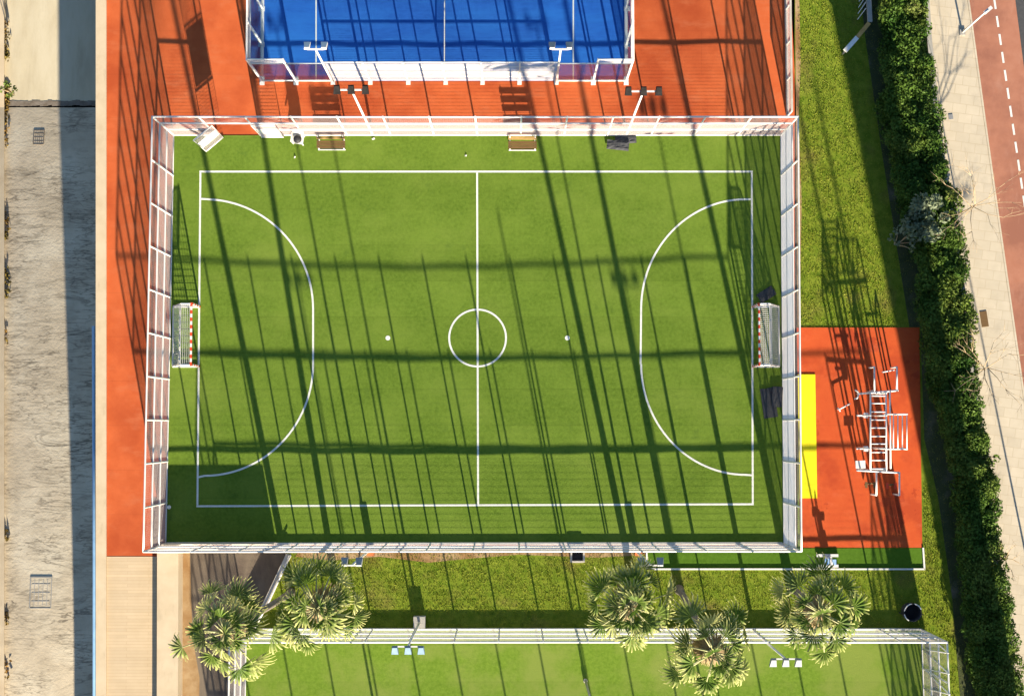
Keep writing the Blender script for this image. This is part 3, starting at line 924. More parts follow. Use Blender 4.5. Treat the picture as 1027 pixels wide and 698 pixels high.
# ================================================================== GOALS
def make_goal():
    """origin: middle of the goal line; the net lies towards -x"""
    root = empty('football_goal', (0, 0, 0))
    hw, h, D, dt = 1.62, 2.05, 1.42, .55
    for s in (-1, 1):
        b = MB(); n = 7
        for i in range(n):
            b.beam((0, s * hw, h * i / n), (0, s * hw, h * (i + 1) / n), .09, .09, mi=(i + 1) % 2)
        b.build('goal_post', [M['white_paint'], M['red_paint']], root)
    b = MB(); n = 17
    for i in range(n):
        b.beam((0, -hw - .05 + (2 * hw + .1) * i / n, h), (0, -hw - .05 + (2 * hw + .1) * (i + 1) / n, h), .095, .095, mi=(i + 1) % 2)
    b.build('crossbar', [M['white_paint'], M['red_paint']], root)
    b = MB()
    for s in (-1, 1):
        b.beam((-.05, s * hw, .05), (-D, s * hw, .05), .13, .10)
        b.tube([(0, s * hw, h), (-dt, s * hw, h - .02), (-D, s * hw, .05)], .04, 8)
    b.build('side_frame', M['white_metal'], root)
    MB().tube([(-D, -hw, .05), (-D, hw, .05)], .045, 8).build('back_bar', M['white_metal'], root, smooth=True)
    # net of real cords: roof, sloping back, two sides
    b = MB()
    def cord(p, q): b.tube([p, q], .009, 3, caps=False)
    ny = 30
    for i in range(ny + 1):
        y = -hw + 2 * hw * i / ny
        cord((-.03, y, h), (-dt, y, h - .02)); 
        sag = .10 * math.sin(i * .7)
        b.tube([(-dt, y, h - .02), (-(dt + D) / 2 + .12 + sag * .4, y, h * .5), (-D, y, .07)], .009, 3, caps=False)
    for k in range(1, 6): cord((-dt * k / 5, -hw, h - .01), (-dt * k / 5, hw, h - .01))
    for k in range(1, 17):
        t = k / 17
        if t < .5: x = -dt + (-(dt + D) / 2 + .12 + dt) * t * 2
        else: x = -(dt + D) / 2 + .12 + (-D + (dt + D) / 2 - .12) * (t - .5) * 2
        z = (h - .02) * (1 - t) + .06 * t
        cord((x, -hw, z), (x, hw, z))
        for s in (-1, 1): cord((0, s * hw, z), (x, s * hw, z))
    for s in (-1, 1):
        for k in range(1, 10):
            x = -D * k / 10
            zt = h - .02 if -x < dt else (h - .02) * (D + x) / (D - dt)
            cord((x, s * hw, .06), (x, s * hw, zt))
    b.build('net', M['white_metal'], root)
    return root
g = make_goal()
gp = P(200, 337.5); g.location = (gp[0], gp[1], .02)
tag(g, 'red and white striped goal with white net at the pitch\'s end nearest the riverbed', 'goal', 'football goals')
g2 = copy_tree(g)
gp = P(755, 337.5); g2.location = (gp[0], gp[1], .02); g2.rotation_euler = (0, 0, math.pi)
tag(g2, 'red and white striped goal between the two dark mats, near the yellow mat', 'goal', 'football goals')

# ================================================================== BENCHES AND SMALL THINGS ON THE PITCH
def make_bench():
    root = empty('wooden_bench', (0, 0, 0))
    b = MB()
    for k in range(3): b.box((0, -.06 - .14 * k, .45), (1.55, .12, .04))
    b.build('seat', M['wood_dark'], root)  # darker wood than the backrest, carries the seat's shade in its colour
    b = MB()
    for k in range(3): b.beam((-.775, .09 + .035 * k, .56 + .14 * k), (.775, .09 + .035 * k, .56 + .14 * k), .03, .11)
    b.build('backrest', M['wood'], root)
    for s in (-1, 1):
        b = MB().beam((s * .68, -.40, 0), (s * .68, -.36, .43), .05, .06).beam((s * .68, .10, 0), (s * .68, .17, .92), .05, .06)
        b.beam((s * .68, -.42, .40), (s * .68, .12, .40), .05, .05)
        b.build('leg', M['white_metal'], root)
    MB().box((0, -.42, .04), (1.5, .05, .05)).build('foot_bar', M['white_metal'], root)
    return root
bn = make_bench()
p = P(333, 143); bn.location = (p[0], p[1], .02)
tag(bn, 'wooden bench at the far fence next to the white plastic chair', 'bench', 'wooden benches along the far fence')
bn2 = copy_tree(bn)
p = P(524, 143.5); bn2.location = (p[0], p[1], .02)
tag(bn2, 'wooden bench at the far fence near the halfway line', 'bench', 'wooden benches along the far fence')

# white plastic chair with a dark bag
p = P(300, 141); root = empty('plastic_chair', (p[0], p[1], .02), R(-8)); tag(root, 'white plastic chair beside the left wooden bench', 'chair')
def loc_part(b, name, m, root, smooth=False):
    o = b.build(name, m, None, smooth=smooth); o.parent = root; return o
b = MB().box((0, 0, .44), (.62, .55, .05)); loc_part(b, 'seat', M['white_paint'], root)
b = MB().beam((0, .25, .46), (0, .34, .98), .62, .05); loc_part(b, 'backrest', M['white_paint'], root)
for sx in (-1, 1):
    for sy in (-1, 1):
        loc_part(MB().beam((sx * .27, sy * .23, 0), (sx * .25, sy * .21, .43), .05, .05), 'leg', M['white_paint'], root)
    loc_part(MB().beam((sx * .32, -.26, .66), (sx * .32, .26, .66), .06, .04), 'armrest', M['white_paint'], root)
b = MB(); rr = random.Random(3)
pr = [(.0, 0), (.19, .02), (.23, .12), (.20, .22), (.10, .28), (.0, .29)]
b.lathe((p[0] + .0, p[1] - .05, .49), pr, 12)
o = b.build('black_bag', M['black'], None, loc=(p[0], p[1] - .05, .49), smooth=True); tag(o, 'black bag lying on the white plastic chair', 'bag')
# sports ball
p = P(169.5, 508.5, .13)
b = MB(); b.lathe((p[0], p[1], .13), [(.11 * math.sin(math.pi * i / 10), -.11 * math.cos(math.pi * i / 10)) for i in range(11)], 16)
o = b.build('ball', M['white_paint'], None, loc=(p[0], p[1], .02), smooth=True); tag(o, 'white ball in the shaded corner by the fence', 'ball')
for k, (x, y, lab) in enumerate(((374.5, 139.5, 'crumpled white paper scrap right of the left wooden bench'), (295.5, 158, 'tiny white paper scrap below the white plastic chair'), (467, 156.5, 'tiny white paper scrap left of the halfway line near the far touchline'))):
    q = P(x, y, .03)
    o = MB().box((q[0], q[1], .045), ((.16, .09, .08)[k], (.09, .06, .06)[k], .03), .5 + k, ry=.25).box((q[0] + .03, q[1] + .02, .06), (.07, .05, .03), 1.1 + k, ry=-.3).build('paper_scrap', M['white_paint'], None, loc=(q[0], q[1], .02))
    tag(o, lab, 'paper scrap', 'paper scraps on the pitch')
# dark mats
def sagged_mat(px, py, sx, sy, rz, z, label, group, th=.10):
    p = P(px, py)
    b = MB(); nx_, ny_ = 8, 5; k = len(b.v); rr = random.Random(px)
    cr, sr = math.cos(rz), math.sin(rz)
    for lay in (0, 1):
        for j in range(ny_ + 1):
            for i in range(nx_ + 1):
                x = (i / nx_ - .5) * sx; y = (j / ny_ - .5) * sy
                edge = min(i, nx_ - i, j, ny_ - j) == 0
                zz = z + (0 if lay == 0 else th * (.75 if edge else 1.0) + rr.uniform(-.02, .02))
                x *= 1 + rr.uniform(-.015, .015); y *= 1 + rr.uniform(-.02, .02)
                b.v.append((p[0] + x * cr - y * sr, p[1] + x * sr + y * cr, zz))
    S = (nx_ + 1) * (ny_ + 1)
    for j in range(ny_):
        for i in range(nx_):
            a = j * (nx_ + 1) + i
            b.f.append((S + a, S + a + 1, S + a + nx_ + 2, S + a + nx_ + 1)); b.m.append(0)
            b.f.append((a + nx_ + 1, a + nx_ + 2, a + 1, a)); b.m.append(0)
    ring = [i for i in range(nx_ + 1)] + [j * (nx_ + 1) + nx_ for j in range(1, ny_ + 1)] + [ny_ * (nx_ + 1) + i for i in range(nx_ - 1, -1, -1)] + [j * (nx_ + 1) for j in range(ny_ - 1, 0, -1)]
    for i in range(len(ring)):
        a, c = ring[i], ring[(i + 1) % len(ring)]
        b.f.append((a, c, S + c, S + a)); b.m.append(0)
    o = b.build('rubber_mat', M['charcoal'], None, loc=(p[0], p[1], z))
    tag(o, label, 'mat', group)
MG = 'dark rubber mats lying on the pitch'
sagged_mat(627.5, 140.5, 1.15, .42, R(4), .02, 'charcoal mat lying half under the other, against the far fence', MG)
sagged_mat(619.5, 146.5, 1.20, .50, R(-6), .125, 'charcoal mat lying in front, overlapping its twin by the far fence', MG)
sagged_mat(768.5, 295.5, .95, .55, R(32), .02, 'small tilted dark mat just above the goal nearest the yellow mat', MG)
sagged_mat(771, 404, .75, 1.60, R(8), .02, 'dark mat with its corner folded, below the goal near the yellow mat', MG)
sagged_mat(779, 398, .55, 1.10, R(-4), .13, 'narrow dark mat laid over another beside the pitch fence and yellow mat', MG)

# ================================================================== WORKOUT AREA
b = MB().prism([xy(800, 375.5, .04), xy(817.5, 375.5, .04), xy(819.5, 499.5, .04), xy(802, 499.5, .04)], .04, .085)
o = b.build('yellow_mat', M['yellow'], None, loc=(*xy(810, 437), .04)); tag(o, 'long bright yellow mat on the red workout floor', 'mat')

root = empty('workout_frame', P(880, 432, .04)); tag(root, 'white tubular workout frame with monkey bars on the red floor', 'workout frame')
ZL = 3.0
def q3(px, py, z): return Vector(P(px, py, z))
b = MB()
b.tube([q3(873, 393, ZL), q3(873, 472, ZL)], .045, 8).tube([q3(888.5, 393, ZL), q3(889, 472, ZL)], .045, 8)
b.build('ladder_rail', M['white_metal'], root, smooth=True)
for y in (397, 404.5, 413, 421, 429, 437.5, 445, 453.5, 461.5, 470):
    MB().tube([q3(873, y, ZL), q3(889, y, ZL)], .032, 8).build('rung', M['white_metal'], root, smooth=True)
b = MB().tube([q3(892.5, 393, 2.2), q3(893.2, 470, 2.2)], .04, 8)
b.build('side_bar', M['white_metal'], root, smooth=True)
for y in (394, 416.5, 450, 472):
    for x in (873, 889):
        t = q3(x, y, ZL + .04)
        MB().tube([(t.x, t.y, .03), t], .05, 8).build('post', M['white_metal'], root, smooth=True)
for y in (415.3, 450.3):
    MB().tube([q3(887, y, ZL), q3(910, y, ZL)], .035, 8).build('crossbar', M['white_metal'], root, smooth=True)
for x in (896, 900.5, 905, 909.5):
    MB().tube([q3(x, 415.3, ZL), q3(x, 450.3, ZL)], .03, 8).build('pull_up_bar', M['white_metal'], root, smooth=True)
for y in (415.3, 450.3):
    t = q3(909.8, y, ZL); MB().tube([(t.x, t.y, .03), t], .045, 8).build('post', M['white_metal'], root, smooth=True)
# end bars
MB().tube([q3(861, 395, 1.9), q3(901, 391.5, 1.9)], .05, 8).build('crossbar', M['white_metal'], root, smooth=True)
MB().tube([q3(859, 471.5, 1.9), q3(902.5, 474, 1.9)], .05, 8).build('crossbar', M['white_metal'], root, smooth=True)
for x, y0, y1 in ((877, 368, 392), (899.5, 368, 391.5), (879, 473, 496.5), (902, 474, 496.5)):
    b = MB().tube([q3(x, y0, 1.3), q3(x, y1, 1.3)], .05, 8)
    for y in (y0, y1):
        t = q3(x, y, 1.3); b.tube([(t.x, t.y, .03), t], .045, 8)
    b.build('parallel_bar', M['white_metal'], root, smooth=True)
MB().tube([q3(884.5, 373.3, 1.0), q3(897, 371, 1.0)], .035, 8).build('grip', M['white_metal'], root, smooth=True)
b = MB().tube([q3(857.5, 391, 1.9), q3(860.5, 393, 1.9), q3(861, 396, 1.9), q3(859.5, 399.5, 1.9), q3(857, 400, 1.9)], .04, 8)
b.build('hook', M['white_metal'], root, smooth=True)
for y in (416.5, 450):
    b = MB().tube([q3(859, y, 1.4), q3(873, y, 1.4)], .032, 8)
    t = q3(868.5, y, 1.4); b.box((t.x, t.y, 1.35), (.22, .28, .22))
    b.build('dip_arm', M['white_metal'], root)
# instruction board on a post
t = q3(863, 465.8, .78)
root = empty('info_board', (t.x, t.y, .04)); tag(root, 'small square white board on a short post beside the workout frame', 'board')
b = MB(); b.box((t.x, t.y, .78), (.52, .42, .04), R(2)); b.build('panel', M['white_paint'], root)
MB().tube([(t.x, t.y, .03), (t.x, t.y, .76)], .04, 8).build('post', M['white_metal'], root, smooth=True)
# push-up handle
t = q3(845, 408.5, .04)
root = empty('push_up_bar', t); tag(root, 'low white T shaped push up bar left of the workout frame', 'exercise bar')
b = MB().tube([t + Vector((-.30, -.12, .45)), t + Vector((.32, .20, .45))], .035, 8).tube([t + Vector((-.36, -.02, .45)), t + Vector((-.22, -.22, .45))], .035, 8)
b.build('handle', M['white_metal'], root, smooth=True)
b = MB().tube([t + Vector((-.28, -.11, 0)), t + Vector((-.28, -.11, .45))], .03, 8).tube([t + Vector((.28, .18, 0)), t + Vector((.28, .18, .45))], .03, 8)
b.build('leg', M['white_metal'], root, smooth=True)
# dark steppers under the lower bars
for k, (x, y, lab) in enumerate(((872, 486, 'curved brown stepper under the lower end of the workout frame, nearer the yellow mat'), (893, 487, 'brown stepper under the lower end of the workout frame, nearer the hedge'))):
    t = q3(x, y, .04)
    root = empty('stepper', t); tag(root, lab, 'stepper', 'brown steppers under the workout frame')
    for s in (-1, 1):
        MB().beam(t + Vector((s * .22, -.16, .22)), t + Vector((s * .22, .16, .22)), .14, .04).build('pedal', M['red_paint'] if k else M['wood_dark'], root)
    b = MB().tube([t + Vector((-.3, 0, .1)), t + Vector((0, .1, .32)), t + Vector((.3, 0, .1))], .035, 8).tube([t, t + Vector((0, .1, .32))], .04, 8)
    b.build('arm', M['wood_dark'], root, smooth=True)
# exercise machine on the turf strip
t = q3(829.5, 562, .03)
root = empty('exercise_machine', t); tag(root, 'white and pale blue exercise machine on the narrow turf strip', 'exercise machine')
for s in (-1, 1):
    MB().box((t.x, t.y + s * .28, .11), (1.16, .15, .12)).build('foot', M['white_metal'], root)
b = MB().box((t.x, t.y, .30), (.34, .50, .36)).box((t.x, t.y, .62), (.20, .22, .5)); b.build('column', M['white_metal'], root)
MB().box((t.x - .16, t.y + .02, .86), (.26, .34, .07)).build('seat', M['blue_seat'], root)
MB().box((t.x + .20, t.y - .02, .80), (.24, .30, .06)).build('seat', M['blue_seat'], root)
b = MB().tube([t + Vector((0, -.20, .8)), t + Vector((.02, -.20, 1.15)), t + Vector((.02, .2, 1.15)), t + Vector((0, .20, .8))], .03, 8); b.build('handlebar', M['white_metal'], root, smooth=True)

# round litter bin
t = q3(911, 612, .0)
root = empty('litter_bin', t); tag(root, 'round black litter bin with a pale rim on the grass', 'litter bin')
MB().lathe((t.x, t.y, 0), [(.40, 0), (.46, .3), (.48, .92), (.44, .92), (.42, .25), (0, .25)], 24).build('body', M['black'], root, smooth=True)
b = MB(); 
for a0, a1 in ((100, 170), (20, 80), (190, 240)):
    b.tube([(t.x + .47 * math.cos(R(a)), t.y + .47 * math.sin(R(a)), .95) for a in range(a0, a1 + 1, 10)], .028, 8)
b.build('rim', M['white_paint'], root, smooth=True)
b = MB()
for s in (-1, 1): b.tube([(t.x + s * .50, t.y - .1, 0), (t.x + s * .52, t.y - .1, 1.0)], .03, 8)
b.build('bracket', M['black'], root)
# framed pit by the near fence
t = q3(579, 557, .0)
root = empty('framed_pit', t); tag(root, 'dark pit box with white frame against the near pitch fence', 'pit box')
b = MB()
for s in (-1, 1):
    b.box((t.x + s * .34, t.y, .15), (.10, .66, .36))
b.box((t.x, t.y - .30, .15), (.58, .10, .36)).box((t.x, t.y + .30, .15), (.58, .10, .36))
b.build('frame', M['dirty_white'], root)
MB().box((t.x, t.y, .06), (.58, .5, .12)).build('grate', M['black'], root)

# wooden rail barrier in the shade at the top
root = empty('rail_barrier', P(860, 36)); tag(root, 'bent white, orange and grey rail barrier in the shade at the top', 'barrier')
zz = 1.0
MB().beam(q3(847.5, 51.5, zz), q3(859.5, 38, zz), .24, .16).build('white_rail', M['white_paint'], root)
MB().beam(q3(859.8, 37.6, zz), q3(871.5, 23.5, zz), .22, .16).build('orange_rail', M['gold'], root)
MB().beam(q3(872.5, 22.5, zz), q3(869, -45, zz), .24, .16).build('grey_rail', M['concrete'], root)
b = MB()
for x, y in ((849, 50), (860, 37.5), (871.5, 23), (870.5, 0), (869.2, -40)):
    t = q3(x, y, zz - .05); b.tube([(t.x, t.y, 0), t], .05, 8)
b.build('post', M['grey_metal'], root, smooth=True)
b = MB()
for k in range(4):
    b.tube([q3(860 + k * .5, 20 - k * 6.0, .5), q3(868.6 - k * .1, 8.5 - k * 6.0, .95)], .022, 6)
b.build('spoke', M['white_metal'], root)

# street lamps
def street_lamp(px, py, h, arm, label, rz):
    t = q3(px, py, .06)
    root = empty('street_lamp', t); tag(root, label, 'street lamp', 'street lamps along the bike lane')
    MB().tube([t, t + Vector((0, 0, h))], [.055, .04], 10).build('pole', M['white_metal'], root, smooth=True)
    e = t + Vector((math.cos(rz) * arm, math.sin(rz) * arm, h + .05))
    MB().tube([t + Vector((0, 0, h)), e], .04, 8).build('arm', M['white_metal'], root, smooth=True)
    MB().box((e.x, e.y, h + .05), (.5, .18, .08), rz).build('lamp_head', M['white_metal'], root)
    MB().box((t.x, t.y, .10), (.3, .3, .08)).build('base_plate', M['concrete'], root)
street_lamp(965, 33, 3.6, .35, 'slender white street lamp leaning over the sidewalk near the lane dashes', R(40))
street_lamp(1036, 592, 6.8, .8, 'tall street lamp just beyond the sidewalk whose thin shadow crosses it', R(0))

# low concrete wall between hedge and sidewalk
pts = [(926, -60), (932, 40), (940, 130), (958, 240), (974, 350), (977, 395), (985, 465), (1000, 555), (1011, 640), (1024, 760)]
b = MB()
for a, c in zip(pts, pts[1:]):
    b.beam(P(a[0] - 1, a[1], .2), P(c[0] - 1, c[1], .2), .26, .5)
o = b.build('low_wall', M['concrete']); tag(o, 'low grey concrete wall between hedge and sidewalk', 'wall')

# ================================================================== PLANTS
def rand_dirs(n, up=.0):
    d = RNG.normal(size=(n, 3)); d[:, 2] += up
    return d / np.linalg.norm(d, axis=1, keepdims=True)

def leaf_quads(pos, size, up=.8, aspect=.55):
    """one rhombic leaf per position"""
    n = len(pos)
    nrm = rand_dirs(n, up)
    t = np.cross(nrm, rand_dirs(n)); t /= np.linalg.norm(t, axis=1, keepdims=True) + 1e-9
    s = np.cross(nrm, t)
    size = np.asarray(size).reshape(-1, 1)
    V = np.empty((n, 4, 3))
    V[:, 0] = pos - t * size * .5
    V[:, 1] = pos + s * size * .5 * aspect + nrm * size * .08
    V[:, 2] = pos + t * size * .5
    V[:, 3] = pos - s * size * .5 * aspect + nrm * size * .08
    return V

def blobs_leaves(blobs, per_m2, smin, smax, up=.8):
    """leaves on and just under the surface of ellipsoid clumps (x,y,z,rx,ry,rz)"""
    allp, alls = [], []
    for (x, y, z, rx, ry, rz) in blobs:
        n = int(per_m2 * 4 * math.pi * ((rx * ry + rx * rz + ry * rz) / 3))
        d = rand_dirs(n, .25)
        rad = 1 - np.abs(RNG.normal(0, .16, size=(n, 1))) + RNG.normal(0, .05, size=(n, 1))
        p = d * rad * np.array([rx, ry, rz]) + np.array([x, y, z])
        p = p[p[:, 2] > .05]
        allp.append(p); alls.append(RNG.uniform(smin, smax, len(p)))
    return leaf_quads(np.concatenate(allp), np.concatenate(alls), up)

hedge_rows = [(-60, 879, 920), (0, 884, 927), (50, 885, 930), (100, 881, 939), (150, 890, 944), (200, 902, 953), (250, 918, 966), (300, 922, 973),
              (350, 929, 976), (400, 938, 980), (450, 954, 988), (500, 958, 998), (550, 964, 1003), (600, 969, 1012), (650, 974, 1020), (700, 979, 1024), (760, 984, 1030)]
blobs, core = [], []
for y in np.arange(-55, 755, 3.4):
    y = float(y) + random.uniform(-2, 2)
    i = max(k for k in range(len(hedge_rows) - 1) if hedge_rows[k][0] <= y) if y > -60 else 0
    a, c = hedge_rows[i], hedge_rows[i + 1]
    t = (y - a[0]) / (c[0] - a[0])
    xl, xr = a[1] + (c[1] - a[1]) * t, a[2] + (c[2] - a[2]) * t
    for k in range(3):
        r = random.uniform(.28, .80)
        h = random.uniform(.8, 2.0)
        x = random.uniform(xl + r * 12, xr - r * 12 + 4)
        p = P(x, y, h)
        blobs.append((p[0], p[1], h - r * .5, r * 1.05, r * 1.05, r * random.uniform(.7, 1.0)))
V = blobs_leaves(blobs, 88, .07, .22, .9)
root = empty('hedge', P(930, 349)); tag(root, 'long dense dark green hedge between the lawn and the sidewalk', 'hedge')
np_faces('foliage', V, M['hedge_leaf'], root)
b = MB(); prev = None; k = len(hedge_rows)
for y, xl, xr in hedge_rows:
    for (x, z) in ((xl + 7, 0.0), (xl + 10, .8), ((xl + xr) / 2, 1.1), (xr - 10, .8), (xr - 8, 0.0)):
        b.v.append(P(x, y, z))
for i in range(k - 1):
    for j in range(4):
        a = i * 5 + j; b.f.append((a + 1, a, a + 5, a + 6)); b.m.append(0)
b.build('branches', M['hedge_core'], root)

def shrub(px, py, size, m, label, n=10, h=1.6, leaf=(.12, .26), dens=70, group=None, name='shrub', stem=True):
    c = P(px, py, h * .6)
    root = empty(name, (c[0], c[1], 0)); tag(root, label, 'shrub', group)
    bl = []
    for i in range(n):
        a = random.uniform(0, 6.28); r = size * math.sqrt(random.random()) * .8
        q = random.uniform(.28, .5) * size * .75
        bl.append((c[0] + r * math.cos(a), c[1] + r * math.sin(a) * 1.2, random.uniform(.55, 1.0) * h, q, q, q * .7))
    np_faces('foliage', blobs_leaves(bl, dens, *leaf, .7), m, root)
    b = MB()
    for i in range(7):
        q = bl[i % len(bl)]
        b.tube([(c[0] + random.uniform(-.1, .1), c[1] + random.uniform(-.1, .1), 0), ((c[0] + q[0]) / 2, (c[1] + q[1]) / 2, q[2] * .6), (q[0], q[1], q[2])], [.03, .022, .01], 6)
    b.build('branches', M['twig'], root)
LGp = 'light green shrubs along the sidewalk side of the hedge'
shrub(926, 226, 1.35, M['grey_leaf'], 'loose grey green shrub spreading from the hedge over the shaded grass', 18, 2.7, (.18, .36), 34)
shrub(903, 243, .8, M['grey_leaf'], 'pale grey green shoots at the tip of the spreading shrub', 7, 1.5, (.14, .30), 30)
shrub(957, 275, .75, M['light_leaf'], 'bright green shrub on the hedge above the sidewalk drain cover', 9, 1.9, group=LGp)
shrub(969, 338, .75, M['light_leaf'], 'bright green shrub on the hedge beside the bare brown sapling', 9, 1.7, group=LGp)
shrub(988, 455, .65, M['light_leaf'], 'bright green shrub by the gap where the low wall shows', 8, 1.6, group=LGp)
shrub(1001, 562, .6, M['light_leaf'], 'bright green shrub at the hedge side opposite the silvery agave', 8, 1.5, group=LGp)
shrub(917, 12, .85, M['light_leaf'], 'bright green shrub on the hedge top nearest the street lamp', 9, 2.1, group=LGp)
shrub(951, 205, .8, M['light_leaf'], 'bright green shrub beside the pale bare sapling', 8, 2.0, group=LGp)
shrub(7, 92, .55, M['light_leaf'], 'green weed bush at the foot of the riverbed\'s far bank', 6, 1.0)
bpy.data.objects[[o.name for o in COL.objects if o.name.startswith('shrub')][-1]].location.z = 0
for o in COL.objects:
    if o.get('label', '').startswith('green weed bush'):
        c = P(9, 92, -5.6); o.location = (c[0], c[1], -6.2)

wv = []
for y0, y1, n_ in ((22, 62, 90), (84, 112, 150), (112, 150, 40), (212, 240, 50), (268, 300, 60), (330, 345, 15), (530, 542, 30), (612, 626, 26), (662, 680, 22)):
    for _ in range(n_):
        y = random.uniform(y0, y1); x = 5.2 + abs(random.gauss(0, 2.2))
        z = bed_z(y); q = P(x, y, z)
        wv.append((q[0], q[1], z + random.uniform(.02, .12)))
wv = np.array(wv)
o = np_faces('weeds', leaf_quads(wv, RNG.uniform(.10, .28, len(wv)), .6), M['dry_weed'], None); o['kind'] = 'stuff'
# agave
t = q3(969, 577, .02)
root_v = []
for i in range(16):
    a = i * 2.4; el = .25 + .6 * (i / 16)
    L = .62 - .2 * i / 16
    d = np.array([math.cos(a) * math.cos(el), math.sin(a) * math.cos(el), math.sin(el)]); s = np.array([-math.sin(a), math.cos(a), 0]) * .075
    o0 = np.array([t.x, t.y, .06])
    m1 = o0 + d * L * .55 + np.array([0, 0, .04]); tip = o0 + d * L
    root_v += [[o0 - s * .5, o0 + s * .5, m1 + s, m1 - s], [m1 - s, m1 + s, tip + s * .08, tip - s * .08]]
o = np_faces('agave', np.array(root_v), M['agave'], None, loc=(t.x, t.y, 0)); tag(o, 'small silvery agave in the shade at the hedge foot', 'plant')

# bare saplings
def sapling(px, py, h, spread, n, seed, label, m):
    rr = random.Random(seed)
    t = q3(px, py, .06)
    root = empty('bare_sapling', t); tag(root, label, 'tree', 'bare saplings by the sidewalk')
    top = t + Vector((.15, .1, h * .5))
    MB().tube([t, t + Vector((.05, 0, h * .25)), top], [.04, .03, .022], 8).build('trunk', m, root, smooth=True)
    b = MB()
    def grow(p, d, L, r, dep):
        q = p + d * L * .5 + Vector((rr.uniform(-.08, .08), rr.uniform(-.08, .08), 0)) * L
        e = q + (d + Vector((rr.uniform(-.3, .3), rr.uniform(-.3, .3), rr.uniform(-.1, .25)))).normalized() * L * .5
        b.tube([p, q, e], [r, r * .8, r * .55], 5)
        if dep > 0:
            for _ in range(3):
                dd = (d + Vector((rr.uniform(-.9, .9), rr.uniform(-.9, .9), rr.uniform(-.2, .5)))).normalized()
                grow(q if rr.random() < .4 else e, dd, L * rr.uniform(.5, .75), r * .55, dep - 1)
    for i in range(n):
        a = 6.28 * i / n + rr.uniform(-.4, .4)
        grow(top - Vector((0, 0, rr.uniform(0, h * .15))), Vector((math.cos(a) * spread, math.sin(a) * spread, .75)).normalized(), h * .36, .022, 2)
    b.build('branches', m, root, smooth=True)
sapling(975, 372, 4.2, 1.3, 9, 4, 'bare brown sapling leaning over the sidewalk below the drain cover', M['twig'])
sapling(962, 214, 4.6, 1.6, 9, 9, 'bare pale sapling reaching over the bike lane', M['twig'])
sapling(1000, 560, 2.2, 1.0, 5, 14, 'bare small sapling with thin twigs near the lower sidewalk', M['twig'])

